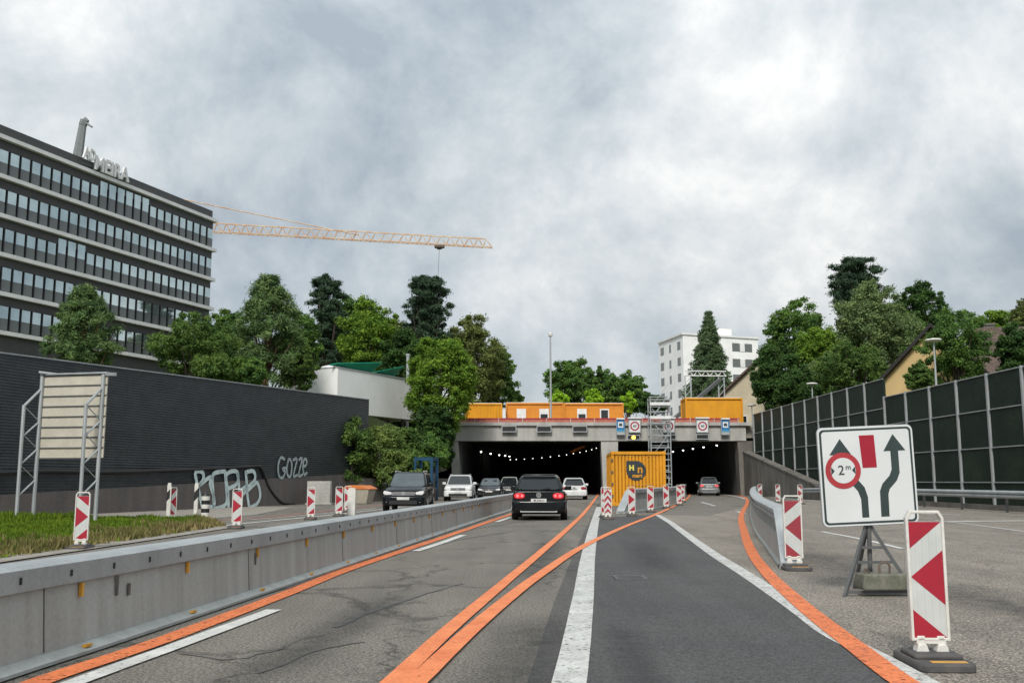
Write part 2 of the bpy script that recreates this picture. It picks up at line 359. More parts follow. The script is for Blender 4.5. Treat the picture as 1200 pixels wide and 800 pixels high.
M['wht_car'] = plain('white_car_paint', (.66,.67,.66), .25)
M['gry_car'] = mat('grey_car_paint', (.20,.21,.21), .28, metallic=.35)
M['chrome'] = plain('chrome', (.75,.75,.75), .3, metallic=.8)
M['tail'] = plain('lit_tail_light', (.55,.02,.03), .25, emit=((1, .02, .04), .10))
M['brake'] = plain('brake_lamp', (.7,.1,.12), .25, emit=((1, .22, .22), .34))
M['tail_o'] = plain('unlit_tail_light', (.25,.012,.02), .2)
M['head'] = plain('headlamp', (.5,.5,.5), .15, emit=((1, 1, .95), .12))
M['plate'] = plain('number_plate', (.62,.62,.60), .4)
M['hedge'] = leafmat('shrub_leaves', (.060,.094,.024), (.034,.060,.018))
M['hedge_y'] = leafmat('yellowish_shrub_leaves', (.080,.108,.030), (.052,.078,.024))
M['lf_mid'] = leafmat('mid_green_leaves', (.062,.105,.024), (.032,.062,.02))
M['lf_bright'] = leafmat('bright_green_leaves', (.088,.138,.020), (.044,.080,.014))
M['lf_lime'] = leafmat('lime_green_leaves', (.16,.25,.02), (.10,.17,.018))
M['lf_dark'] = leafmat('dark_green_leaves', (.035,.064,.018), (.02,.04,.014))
M['lf_grey'] = leafmat('grey_green_leaves', (.085,.115,.045), (.055,.08,.035))
M['lf_olive'] = leafmat('olive_leaves', (.085,.10,.032), (.05,.062,.022))
M['nd_dark'] = leafmat('dark_needles', (.030,.048,.028), (.017,.030,.018), .2)
M['nd_pine'] = leafmat('pine_needles', (.062,.092,.034), (.032,.056,.022), .15)
M['nd_spr'] = leafmat('spruce_needles', (.05,.074,.036), (.03,.048,.024), .12)
M['grass'] = leafmat('grass_blades', (.14,.21,.022), (.09,.15,.02), .3, 1.0)
M['straw'] = leafmat('dry_grass_blades', (.26,.21,.095), (.15,.14,.055), .3, 1.0)

# ------------------------------------------------------------------ ground, roads, paint
g = MB(); g.add([(-700,-60,-.06),(900,-60,-.06),(900,1600,-.06),(-700,1600,-.06)], [(0,1,2,3)])
struct(g.build('ground', M['soil']))
def sheet(name, pts, z, m, kind=True):
    b = MB(); b.add([(p[0], p[1], z) for p in pts], [tuple(range(len(pts)))]); o = b.build(name, m)
    return struct(o)
sheet('road', [(-26,-8),(21.2,-8),(21.2,90),(24,230),(-8,230),(-8,90),(-8.2,63),(-26,22)], 0.0, M['old'])
# wide coarse carriageway on the right, beyond the curved white line
wl = [(770,603),(785,612),(800,623),(833,647),(877,675),(933,713),(973,742),(1027,770),(1077,798),(1140,832)]
wline = cr([G(*p) for p in wl], 8)
rb = [(p.x+.02, p.y) for p in wline]
edge = [(p.x, p.y) for p in [G(900,600), G(873,601), G(868,583), G(866,578)]]
sheet('right_road', rb[::-1][:] + [(p[0], p[1]) for p in [G(830,604.5)]] + [(14.5, 58), (20.9, 66), (20.9, 1.0), (4.5, 1.0)], 0.004, M['coarse'])
cl = [(640,880),(667,800),(683,703),(690,647),(697,610),(703,590)]
cline = cr([G(*p) for p in cl], 8)
left_seam = [G(*p) for p in [(590,880),(618,800),(650,703),(673,647),(690,612),(700,591)]]
sheet('patched_lane_edge', [(p.x, p.y) for p in left_seam] + [(p.x, p.y) for p in cline[::-1]], 0.004, M['seam'])
sheet('new_asphalt_lane', [(p.x+.0, p.y) for p in cline if p.y < 37] + [(p.x, p.y) for p in wline] + [(1.6, 3.2)], 0.008, M['new'])
# pavement under the dark wall, seen over the barrier
def strip(name, pts, w, m, z=.012, k=8, w2=None):
    P = cr(pts, k); b = MB(); vs = []; n = len(P)
    rnd = random.Random(name+str(w))
    for i, p in enumerate(P):
        a = P[max(i-1, 0)]; c = P[min(i+1, n-1)]; d = Vector((c.x-a.x, c.y-a.y, 0)).normalized(); rt = Vector((d.y, -d.x, 0))
        ww = w if w2 is None else w+(w2-w)*i/(n-1)
        vs += [Vector((p.x, p.y, z)) - rt*(ww/2+rnd.uniform(-.0015,.0015)), Vector((p.x, p.y, z)) + rt*(ww/2+rnd.uniform(-.0015,.0015))]
    b.add(vs, [(2*i, 2*i+1, 2*i+3, 2*i+2) for i in range(n-1)])
    return struct(b.build(name, m))
def gl(*pp): return [G(*p) for p in pp]
strip('orange_edge_line', gl((-70,850),(45,800),(187,752),(333,697),(400,670),(467,647),(533,625),(597,603),(645,587)), .20, M['orange_w'])
strip('white_lane_dash', gl((-20,842),(95,798),(208,757),(321,715)), .16, M['white_p'])
strip('white_lane_dash', gl((487,646),(515,637),(543,627)), .16, M['white_p'])
strip('white_lane_dash', gl((582,611.5),(590,608.8),(598,606)), .16, M['white_p'])
strip('orange_lane_line', gl((396,860),(461,800),(527,738),(598,677.5),(633,648),(667,618),(687,598),(699,582),(705,573)), .15, M['orange_p'], z=.016)
strip('orange_lane_line', gl((426,860),(489,800),(554,738),(600.5,698.5),(633,674),(683,641),(733,617),(767,603.5),(790,593),(804,585),(808,578.5),(800,574.5)), .16, M['orange_p'], z=.020)
strip('white_centre_line', gl((640,880),(667,800),(683,703),(690,647),(697,612),(702,594)), .21, M['white_old'], z=.012, w2=.26)
strip('white_curved_line', gl(*wl), .20, M['white_old'], z=.012)
strip('orange_curved_line', gl((847,577),(861,579.3),(872,582.3),(876,588),(869,603),(872,623),(881,647),(900,673),(933,704),(967,732),(1000,757),(1047,793),(1100,828)), .19, M['orange_w'], z=.018)
strip('white_edge_line', gl((838,577.6),(852,579.8),(866,582.2),(873,584.5)), .2, M['white_p'], z=.013)
strip('white_lane_dash', gl((822,588.2),(830,590.4),(838,592.7)), .16, M['white_p'])
strip('white_lane_dash', gl((864,599),(868,600.2),(872,601.4)), .2, M['white_p'])
strip('white_lane_dash', gl((800,572.5),(809,574.2),(818,576)), .2, M['white_p'])
strip('white_slip_line', gl((963,623),(1010,632),(1057,643)), .13, M['white_p'], z=.013)
strip('white_slip_line', gl((1096,609.5),(1145,615.5),(1194,622),(1260,631)), .13, M['white_old'], z=.013)
strip('white_hatch_bar', gl((1112,611),(1160,610.5),(1290,609.5)), .42, M['white_p'], z=.013)
strip('white_hatch_bar', gl((1075,601.5),(1100,602.5),(1126,603.2)), .32, M['white_p'], z=.013)
strip('white_edge_line', gl((905,588),(960,590.5),(1090,595),(1200,600.5),(1330,606)), .12, M['white_old'], z=.013)
strip('white_lane_dash', gl((900,582),(935,585),(960,587)), .25, M['white_p'], z=.013)
strip('red_edge_line', gl((225,612),(330,604.5),(440,592.5),(520,585)), .22, M['red_p'])
strip('white_lane_line', gl((200,622),(300,612),(400,602),(470,594)), .16, M['white_p'])
strip('white_lane_line', gl((180,616),(330,606),(440,595.5)), .12, M['white_old'])
# sealed cracks in the old lane
def crack(pp, w):
    P = gl(*pp); Q = []
    rnd = random.Random(str(pp))
    for p in cr(P, 3): Q.append(Vector((p.x+rnd.uniform(-.03,.03), p.y+rnd.uniform(-.03,.03), 0)))
    strip('sealed_crack', Q, w, M['tar'], z=.006, k=2)
crack([(470,640),(520,628),(560,619),(610,611),(650,606)], .07)
crack([(330,690),(400,668),(470,648),(540,632),(600,622)], .09)
crack([(395,735),(440,715),(500,695),(540,684)], .06)
crack([(300,790),(380,760),(430,752)], .03)
crack([(210,765),(260,772),(300,768),(330,760)], .025)
def stain_mat():
    m = bpy.data.materials.new('oil_stain'); m.use_nodes = True; nt = m.node_tree; n = nt.nodes; l = nt.links
    b = n['Principled BSDF']; b.inputs['Base Color'].default_value = (.03,.03,.03,1); b.inputs['Roughness'].default_value = .6
    tc = n.new('ShaderNodeTexCoord'); sp = n.new('ShaderNodeSeparateXYZ'); l.new(tc.outputs['Object'], sp.inputs[0])
    def mth(op, a, b_):
        q = n.new('ShaderNodeMath'); q.operation = op; q.use_clamp = True
        for k, v in enumerate((a, b_)):
            if isinstance(v, (int, float)): q.inputs[k].default_value = v
            else: l.new(v, q.inputs[k])
        return q.outputs[0]
    ab = []
    for k in (0, 1):
        q = n.new('ShaderNodeMath'); q.operation = 'ABSOLUTE'; l.new(sp.outputs[k], q.inputs[0]); ab.append(mth('SUBTRACT', 1.0, q.outputs[0]))
    t = n.new('ShaderNodeTexNoise'); t.inputs['Scale'].default_value = 5; t.inputs['Detail'].default_value = 5; l.new(n.new('ShaderNodeNewGeometry').outputs['Position'], t.inputs['Vector'])
    f = mth('MULTIPLY', mth('MULTIPLY', ab[0], mth('MULTIPLY', ab[1], 2.0)), mth('MULTIPLY', t.outputs['Fac'], .75))
    tr = n.new('ShaderNodeBsdfTransparent'); ms = n.new('ShaderNodeMixShader'); l.new(f, ms.inputs[0]); l.new(tr.outputs[0], ms.inputs[1]); l.new(b.outputs[0], ms.inputs[2]); l.new(ms.outputs[0], n['Material Output'].inputs['Surface']); return m
M['oil'] = stain_mat()
for px, py, w_, l_, z_, a_ in ((743,770,.22,1.8,.014,-2), (620,770,.45,2.4,.009,-5), (760,650,.5,4,.014,-5), (400,735,.35,3,.007,-5), (640,650,.4,6,.007,-5), (980,660,.9,3,.008,-5), (1140,700,.8,2,.008,0)):
    p = G(px, py); b = MB(); b.add([(-1,-1,0),(1,-1,0),(1,1,0),(-1,1,0)], [(0,1,2,3)]); o = struct(b.build('oil_stain', M['oil'])); o.location = (p.x, p.y, z_); o.scale = (w_, l_, 1); o.rotation_euler = (0,0,R(a_))
# grass verge by the barrier
verge = gl((-60,664),(0,655.5),(100,641.5),(200,627),(264,616.5),(238,609.5),(150,608),(0,609.5),(-60,611))
sheet('verge', [(p.x, p.y) for p in verge], .015, M['turf'])
vg = gl((-60,670),(0,660),(100,645),(200,630),(270,619),(262,616),(200,625),(100,639),(0,652),(-60,660))
sheet('gravel_edge', [(p.x, p.y) for p in vg], .022, M['gravel'])
sheet('footpath', [(p.x, p.y) for p in gl((-80,610.5),(0,608.8),(150,607),(240,608.5),(300,603),(345,594),(300,593.5),(-80,607))], .010, M['gravel'])
def inside(x, y, poly):
    c = False; n = len(poly)
    for i in range(n):
        a, b = poly[i], poly[i-1]
        if (a[1] > y) != (b[1] > y) and x < (b[0]-a[0])*(y-a[1])/(b[1]-a[1])+a[0]: c = not c
    return c
def quads_mesh(name, V, mats, mi=None, parent=None, nv=4):
    n = len(V)//nv; me = bpy.data.meshes.new(name)
    me.vertices.add(len(V)); me.vertices.foreach_set('co', np.asarray(V, np.float32).ravel())
    me.loops.add(len(V)); me.loops.foreach_set('vertex_index', np.arange(len(V), dtype=np.int32))
    me.polygons.add(n); me.polygons.foreach_set('loop_start', np.arange(0, len(V), nv, dtype=np.int32))
    for m in mats: me.materials.append(m)
    if mi is not None: me.polygons.foreach_set('material_index', np.asarray(mi, np.int32))
    me.update(calc_edges=True); me.validate()
    o = bpy.data.objects.new(name, me); COL.objects.link(o)
    if parent is not None: o.parent = parent
    return o
def make_grass():
    rs = np.random.RandomState(3); poly = [(p.x, p.y) for p in verge]
    xs = [p[0] for p in poly]; ys = [p[1] for p in poly]; V = []; mi = []
    near = Vector((G(0,657).x, G(0,657).y)); far = Vector((G(262,616.5).x, G(262,616.5).y)); dd = (far-near).normalized(); nn = Vector((-dd.y, dd.x))
    k = 0
    while k < 30000:
        x, y = rs.uniform(min(xs), max(xs)), rs.uniform(min(ys), max(ys))
        if not inside(x, y, poly): continue
        dist = (Vector((x, y))-near).dot(nn)
        clump = math.sin(x*2.1+1)*math.cos(y*1.7)+.5*math.sin(x*5.3+y*4.1)
        dry = rs.rand() < (1.0-dist*.50 + .25*clump)
        if dist < .5 and rs.rand() < .5: continue
        h = rs.uniform(.06,.15)*(1.3 if dry else 1)+max(0, clump)*.08
        if G(0,640).x-4 > x: h += .2*rs.rand()
        a = rs.uniform(0, 2*math.pi); w = .016+.0007*y; lean = rs.uniform(-.1,.1, 2)
        V += [(x-w*math.cos(a), y-w*math.sin(a), .01), (x+w*math.cos(a), y+w*math.sin(a), .01), (x+lean[0], y+lean[1], h)]
        mi.append(1 if dry else 0); k += 1
    o = quads_mesh('grass', V, [M['grass'], M['straw']], mi, nv=3); o['kind'] = 'stuff'
make_grass()

# ------------------------------------------------------------------ high ground behind the walls (banks and tunnel roof)
WA, WB = G(0,607), G(430,587)              # foot of the dark wall
wd = (WB-WA).normalized(); WS = WA - wd*16; wn = Vector((-wd.y, wd.x, 0))
PY = 86.0                                  # tunnel portal
PL, PR = A(530,583,PY).x, 20.6
def hill(name, poly, z, m=None):
    b = MB(); b.prism(poly, (0,0,-.2), (1,0,0), (0,1,0), (0,0,z+.2)); return struct(b.build(name, m or M['turf']))
a0 = WS + wn*.6; b0 = WB + wn*.6
hill('hill', [(a0.x,a0.y),(b0.x,b0.y),(-9.2,66),(-8.6,86.6),(-8.6,400),(-300,400),(-300,a0.y)], 5.45)
hill('hill', [(21.6,20),(300,20),(300,400),(26,400),(22.2,86.6),(21.6,60)], 3.0)
b = MB(); b.prism([(-8.5,86.6),(22.1,86.6),(26,400),(-8.5,400)], (0,0,5.0), (1,0,0), (0,1,0), (0,0,1.0)); struct(b.build('tunnel_roof_ground', M['gravel']))
# planted slope between the dark wall and the portal
b = MB(); b.add([(-9.1,61.5,1.0),(-7.0,64,1.1),(-5.6,86,2.2),(-9.2,86.4,5.6),(-11,70,5.0),(-11,62,4.6)], [(0,1,2,3,4,5)]); struct(b.build('slope', M['soil']))
b = MB(); b.add([(-600,700,-1),(-300,640,26),(0,620,24),(300,650,30),(700,700,-1),(700,1100,5),(-600,1100,5)], [(0,1,2,3,4,5,6)]); struct(b.build('far_hill', M['lf_dark']))

# ------------------------------------------------------------------ trees
def clump_leaves(rs, C, rad, flat, per, size, aspect=1.0, up=0.0, wid=.5):
    """leaf faces spread through clumps (centres C, radii rad)"""
    n = len(C)*per
    c = np.repeat(C, per, 0); r = np.repeat(rad, per)
    d = rs.normal(size=(n, 3)); d /= np.linalg.norm(d, axis=1)[:, None]
    q = (rs.rand(n)**.45)*r*(1+.25*rs.normal(size=n))
    P = c + d*q[:, None]*np.array([1, 1, flat])
    nrm = d*.8 + rs.normal(size=(n, 3))*.7 + np.array([0, 0, up]); nrm /= np.linalg.norm(nrm, axis=1)[:, None]
    t = np.cross(nrm, rs.normal(size=(n, 3))); t /= np.linalg.norm(t, axis=1)[:, None]+1e-6
    bt = np.cross(nrm, t); s = size*(.6+.8*rs.rand(n))[:, None]
    V = np.empty((n, 4, 3)); V[:, 0] = P - t*s*aspect; V[:, 1] = P - bt*s*wid; V[:, 2] = P + t*s*aspect; V[:, 3] = P + bt*s*wid
    return V.reshape(-1, 3)
def trunk_mesh(h, r, limbs, rs, m, root, wob=.04):
    b = MB(); n = 7; pts = []
    for i in range(n): t = i/(n-1); pts.append(Vector((rs.normal()*wob*h*.25*t, rs.normal()*wob*h*.25*t, h*t)))
    b.path(pts, r, 8, 0, r*.3)
    for L in limbs:
        k = min(n-2, max(1, int((L[2]*.55/h)*(n-1)))); p0 = pts[k]; p1 = Vector(L); mid = (p0+p1)/2 + Vector((0, 0, -.06*(p1-p0).length))
        b.path([p0, mid, p1], r*.34, 5, 0, r*.08)
    return b.build('trunk', m, root, smooth=True)
TREEG = None
def tree(name, label, px, ptop, pbase, wpx, Y, zb, kind, lm, seed, bm=None, group='trees around the road', leaf=None, dens=1.0, X=None):
    top = A(px, ptop, Y); low = A(px, pbase, Y); H = top.z - zb; cw = wpx/F*Y/2; ch = (top.z-low.z)/2*1.0
    c0 = max(low.z - zb, .3) + 0*ch; ctr = c0 + ch
    rs = np.random.RandomState(seed); root = thing(name, label, 'tree', (top.x, Y, zb), 0, group)
    sz = leaf or .00125*Y
    if kind in ('broad', 'column', 'ball', 'loose'):
        n = {'broad': 210, 'column': 320, 'ball': 60, 'loose': 210}[kind]
        d = rs.normal(size=(n, 3)); d /= np.linalg.norm(d, axis=1)[:, None]
        lob = 1 + .10*np.sin(d[:, 0]*5+seed) * np.cos(d[:, 2]*4+seed*2) + .05*np.sin(d[:, 1]*9+d[:, 2]*7+seed) + .06*rs.normal(size=n)
        rr = (rs.uniform(.12, 1.05, n)**.42)*lob
        if kind == 'column': lob = lob**.5; rr = rs.uniform(.3, 1, n)**.35*lob
        # egg-shaped outline: wider below the middle
        zz = d[:, 2]*rr; wid = 1 - .25*np.clip(zz, 0, 1)**2 if kind != 'column' else np.ones(n)
        C = np.stack([d[:, 0]*rr*cw*.90*wid, d[:, 1]*rr*cw*.90*wid, ctr + zz*ch*.90], 1)
        rad = rs.uniform(.07, .22, n)*min(cw, ch)*(1.05 if kind != 'loose' else 1.0)
        V = clump_leaves(rs, C, rad, .75, int((210 if kind != 'loose' else 150)*dens), sz, 1.0, .8)
        limbs = [tuple(C[i]) for i in rs.choice(n, 14, replace=False)]
    elif kind == 'pine':                      # rounded scots-type pine, tufts on upswept limbs
        cw *= 1.1
        n = 230; t = rs.rand(n)**.85; z = c0 + t*2*ch*.96
        wid = np.interp(t, [0, .2, .5, .8, 1], [.85, 1, .84, .5, .1]); a = rs.uniform(0, 2*math.pi, n); q = rs.uniform(.1, 1, n)**.5*(1+.13*rs.normal(size=n))
        C = np.stack([np.cos(a)*q*cw*wid*.9, np.sin(a)*q*cw*wid*.9, z], 1); rad = rs.uniform(.09, .20, n)*cw
        V = clump_leaves(rs, C, rad, .8, int(190*dens), sz*1.1, 1.7, .6, .28)
        limbs = [tuple(C[i]) for i in rs.choice(n, 26, replace=False)]
    elif kind == 'cedar':                     # dark pine with flat separate pads and sky between
        pads = []; lim = []
        k = 36
        for i in range(k):
            t = (i+.5)/k; zc = c0 + t*2*ch*.97; wd_ = cw*np.interp(t, [0, .3, .75, 1], [.85, 1, .8, .45])
            a = i*2.4+rs.uniform(-.4, .4); L = wd_*rs.uniform(.55, 1)
            for s in np.linspace(.15, 1, 7):
                pads.append((math.cos(a)*L*s+rs.normal()*.12*cw, math.sin(a)*L*s+rs.normal()*.12*cw, zc+.12*L*s+rs.normal()*.05*ch))
            (i % 2 == 0) and lim.append((math.cos(a)*L*.8, math.sin(a)*L*.8, zc+.1*L))
        C = np.array(pads); rad = rs.uniform(.10, .21, len(C))*cw
        V = clump_leaves(rs, C, rad, .6, int(150*dens), sz, 1.6, .5, .3); limbs = lim
    else:                                     # spruce: drooping whorls
        P = []; limbs = []
        lay = 26
        for i in range(lay):
            t = i/(lay-1); zc = c0 + t*2*ch*.97; rr = cw*(1-t)**.8*.98+.12; nb = max(4, int(13*(1-t)+4)); off = rs.uniform(0, 6)
            for j in range(nb):
                a = off + 2*math.pi*j/nb + rs.normal()*.15; L = rr*rs.uniform(.7, 1.08)
                for s in np.linspace(.2, 1, 6): P.append((math.cos(a)*L*s, math.sin(a)*L*s, zc - .34*L*s*s + .05*L))
                if i % 3 == 0 and j % 3 == 0: limbs.append((math.cos(a)*L*.8, math.sin(a)*L*.8, zc-.15*L))
        C = np.array(P); rad = rs.uniform(.06, .13, len(C))*cw
        V = clump_leaves(rs, C, rad, .6, int(30*dens), sz, 1.6, .4, .3)
    quads_mesh('crown', V, [lm], parent=root)
    hh = c0 + 2*ch*(.9 if kind in ('spruce', 'cedar', 'pine') else .72)
    trunk_mesh(hh, max(.1, .022*H+.05), limbs, rs, bm or M['bark'], root)
    return root

L = 'trees on the left bank'; C_ = 'trees behind the site containers'; RR = 'trees on the right bank'
T = [
 ('pine_tree', 'rounded young pine with reddish trunk in front of the dark office block', 101, 335, 424, 84, 58, 4.6, 'pine', 'nd_pine', 1, L, 'barkp'),
 ('birch_tree', 'low bushy green tree below the right end of the office block', 229, 364, 445, 104, 64, 4.6, 'loose', 'hedge', 2, L, None),
 ('pine_tree', 'tall dense pine behind the dark wall with pointed top and red trunk', 316, 319, 458, 98, 70, 4.6, 'pine', 'nd_pine', 3, L, 'barkp'),
 ('broadleaf_tree', 'small green tree squeezed between office block and tall dense pine', 268, 358, 440, 52, 84, 4.6, 'broad', 'lf_mid', 4, L, None),
 ('broadleaf_tree', 'slender leafy tree at the foot of the tall dense pine beside the white building', 353, 398, 458, 40, 70, 4.6, 'loose', 'hedge', 41, L, None),
 ('pine_tree', 'dark ragged pine behind the roof of the white building', 384, 326, 432, 66, 118, 5, 'cedar', 'nd_dark', 5, L, None),
 ('broadleaf_tree', 'bright green leafy tree behind the green awnings', 436, 352, 446, 84, 112, 5, 'broad', 'lf_bright', 6, L, None),
 ('broadleaf_tree', 'darker green tree between ragged pine and bright leafy tree', 415, 342, 430, 70, 128, 5, 'broad', 'lf_mid', 61, L, None),
 ('pine_tree', 'dark flat-topped pine standing against the sky above the columnar tree', 502, 323, 402, 66, 116, 5, 'cedar', 'nd_dark', 7, L, None),
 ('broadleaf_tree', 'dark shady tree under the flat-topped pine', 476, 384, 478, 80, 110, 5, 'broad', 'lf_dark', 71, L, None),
 ('broadleaf_tree', 'big olive green tree with rounded top right of the flat-topped pine', 553, 366, 486, 92, 118, 5.6, 'broad', 'lf_olive', 8, L, None),
 ('broadleaf_tree', 'sloping green tree above the left corrugated container', 583, 402, 488, 52, 122, 5.6, 'broad', 'lf_mid', 81, L, None),
 ('columnar_tree', 'dense bright green columnar tree overhanging the left tunnel portal', 517, 392, 524, 88, 81, 4.2, 'column', 'lf_bright', 9, L, None),
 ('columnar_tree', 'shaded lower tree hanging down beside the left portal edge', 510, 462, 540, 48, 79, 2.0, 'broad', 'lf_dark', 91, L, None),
 ('broadleaf_tree', 'muted green tree filling the gap between tall dense pine and ragged pine', 348, 362, 444, 64, 104, 5, 'broad', 'lf_mid', 93, L, None),
 ('broadleaf_tree', 'dark rounded tree behind the birch below the office block', 250, 380, 444, 60, 76, 5, 'broad', 'lf_dark', 94, L, None),
 ('broadleaf_tree', 'muted green tree behind the flue pipe', 462, 370, 450, 64, 120, 5, 'broad', 'lf_olive', 95, L, None),
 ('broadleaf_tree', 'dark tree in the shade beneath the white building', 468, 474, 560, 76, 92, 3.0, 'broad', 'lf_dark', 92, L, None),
 ('broadleaf_tree', 'little dark tree left of the tall street lamp behind the containers', 604, 456, 475, 20, 128, 6, 'ball', 'lf_mid', 10, C_, None),
 ('broadleaf_tree', 'tallest leafy tree behind the containers right of the lamp pole', 668, 418, 480, 62, 160, 6, 'loose', 'lf_mid', 11, C_, None),
 ('broadleaf_tree', 'leafy tree in the middle of the row behind the containers', 705, 432, 482, 56, 158, 6, 'loose', 'lf_mid', 12, C_, None),
 ('broadleaf_tree', 'leafy tree at the right end of the row behind the containers', 736, 436, 486, 48, 156, 6, 'loose', 'lf_mid', 13, C_, None),
 ('pollarded_tree', 'lime green ball tree directly right of the lamp pole above the containers', 655, 456, 478, 24, 118, 6, 'ball', 'lf_lime', 14, C_, None),
 ('pollarded_tree', 'lime green ball tree above the second office container', 695, 454, 478, 25, 118, 6, 'ball', 'lf_lime', 15, C_, None),
 ('pollarded_tree', 'lime green narrow ball tree past the right end of the containers', 737, 457, 486, 20, 116, 6, 'ball', 'lf_lime', 16, C_, None),
 ('broadleaf_tree', 'dark low tree left of the scaffold tower', 764, 460, 488, 34, 130, 6, 'broad', 'lf_dark', 17, C_, None),
 ('spruce_tree', 'tall dark spruce in front of the white apartment block', 830, 364, 474, 72, 135, 6, 'spruce', 'nd_spr', 18, RR, None),
 ('broadleaf_tree', 'dark leafy tree at the left end of the right bank trees', 908, 400, 484, 66, 92, 3, 'broad', 'lf_dark', 19, RR, None),
 ('broadleaf_tree', 'light green tall tree above the dark left end of the right bank', 930, 346, 440, 76, 104, 3, 'loose', 'lf_mid', 20, RR, None),
 ('broadleaf_tree', 'fresh green tree in the middle of the right bank', 958, 380, 446, 66, 94, 3, 'broad', 'lf_bright', 21, RR, None),
 ('weeping_birch', 'big grey green birch with soft hanging foliage on the right bank', 1018, 328, 450, 100, 84, 3, 'broad', 'lf_grey', 22, RR, None),
 ('cedar_tree', 'dark conifer topping the right bank above the birch', 999, 304, 362, 74, 120, 4, 'cedar', 'nd_dark', 23, RR, None),
 ('broadleaf_tree', 'dark open tree against the sky above the cream gable', 1080, 328, 404, 66, 112, 4, 'loose', 'lf_dark', 24, RR, None),
 ('broadleaf_tree', 'light green bush tree just behind the noise barrier step', 998, 398, 470, 92, 76, 3, 'loose', 'hedge', 25, RR, None),
 ('broadleaf_tree', 'dark round bush tree behind the far part of the noise barrier', 938, 430, 486, 60, 84, 3, 'broad', 'lf_dark', 26, RR, None),
 ('broadleaf_tree', 'mid green tree between cream gable and brown tiled house', 1118, 357, 458, 86, 60, 3, 'loose', 'lf_mid', 27, RR, None),
 ('broadleaf_tree', 'small bush in front of the cream gable', 1076, 425, 462, 34, 56, 3, 'loose', 'hedge', 28, RR, None),
 ('broadleaf_tree', 'rounded mid green tree filling the bank left of the cream gable', 1046, 352, 452, 70, 96, 3, 'broad', 'lf_mid', 32, RR, None),
 ('broadleaf_tree', 'lower pale green tree between the two dark bank trees', 968, 412, 480, 70, 88, 3, 'loose', 'lf_grey', 33, RR, None),
 ('broadleaf_tree', 'bright green tree behind the chimney of the brown tiled house', 1166, 360, 420, 56, 110, 4, 'loose', 'lf_bright', 29, RR, None),
 ('broadleaf_tree', 'dark tree at the right edge of the picture behind the noise barrier', 1194, 378, 446, 60, 58, 3, 'broad', 'lf_dark', 30, RR, None),
 ('broadleaf_tree', 'reddish tipped tree cut by the right edge above the dark tree', 1206, 346, 420, 50, 100, 4, 'loose', 'lf_olive', 31, RR, None),
]
for nm, lb, px, pt, pb, w, Y, zb, kd, lm, sd_, gp, bk in T:
    tree(nm, lb, px, pt, pb, w, Y, zb, kd, M[lm], sd_, M[bk] if bk else None, gp)
def shrub(label, px, ptop, pbase, wpx, Y, lm, seed, name='shrub'):
    top = A(px, ptop, Y); low = A(px, pbase, Y); h = top.z-low.z; w = wpx/F*Y/2
    rs = np.random.RandomState(seed); root = thing(name, label, 'shrub', (top.x, Y, low.z), 0, 'shrubs along the left side')
    n = 46; d = rs.normal(size=(n, 3)); d /= np.linalg.norm(d, axis=1)[:, None]; rr = rs.uniform(.2, 1, n)**.4
    C = np.stack([d[:, 0]*rr*w*.85, d[:, 1]*rr*w*.85, h*.5+d[:, 2]*rr*h*.44], 1)
    quads_mesh('foliage', clump_leaves(rs, C, rs.uniform(.2, .34, n)*min(w, h*.5), .8, 420, .0017*Y, 1.2, .7, .4), [M[lm]], parent=root)
    b = MB()
    for i in range(9): b.path([(rs.normal()*.1, rs.normal()*.1, 0), tuple(C[i]*.6), tuple(C[i])], .04, 5, 0, .015)
    b.build('stem', M['bark'], root)
shrub('upright dark green shrub at the far end of the dark wall', 408, 474, 574, 56, 60, 'hedge', 101)
shrub('rounded light green shrub right of the upright dark shrub', 447, 494, 574, 66, 62, 'hedge_y', 102)
shrub('light green shrub ending the row before the columnar tree', 477, 498, 572, 52, 66, 'hedge', 103)
shrub('dark green shrub under the columnar tree behind the blue rack', 504, 506, 556, 46, 76, 'lf_mid', 104)
shrub('low yellowish shrub behind the front of the black oncoming car', 470, 545, 572, 60, 60.5, 'hedge_y', 105)
shrub('low dark shrub against the left portal jamb', 523, 520, 548, 18, 82, 'lf_dark', 106)

shrub('leafy bush peeping over the dark wall under the small green tree', 250, 412, 452, 56, 62, 'hedge', 107)
shrub('leafy bush peeping over the dark wall below the tall dense pine', 290, 418, 456, 50, 64, 'lf_mid', 108)
# ------------------------------------------------------------------ dark wall on the left
Lw = (WB-WS).length
wt = thing('sound_wall', 'long dark ribbed metal wall on a concrete plinth left of the road', 'wall', tuple(WS), math.atan2(wd.y, wd.x))
def WP(s, off, z): return WS + wd*s - wn*off + Vector((0, 0, z))
def wall_hit(px, py, off=.06):                # photo point on the wall plane
    d = ray(px, py); o = Vector((0, 0, CAMH)); p0 = WP(0, off, 0); t = (p0-o).dot(wn)/d.dot(wn); return o + d*t
def lev(pa, pb, s):                           # level of the wall line through two photo points, at s metres along
    a, c = wall_hit(*pa, 0), wall_hit(*pb, 0); sa, sc_ = (a-WS).dot(wd), (c-WS).dot(wd); return a.z + (c.z-a.z)*(s-sa)/(sc_-sa)
T0, T1 = lev((0,414),(428,468),0), lev((0,414),(428,468),Lw); Q0, Q1 = lev((0,579.5),(380,557),0), lev((0,579.5),(380,557),Lw)
b = MB(); b.prism([(0,Q0),(Lw,Q1),(Lw,T1),(0,T0)], WP(0,-.25,0), wd, (0,0,1), -wn*.25); b.build('siding', M['siding'], wt, world=True)
b = MB(); b.prism([(0,-.1),(Lw+.0,-.1),(Lw,Q1),(0,Q0)], WP(0,-.45,0), wd, (0,0,1), -wn*.5); b.build('plinth', M['plinth'], wt, world=True)
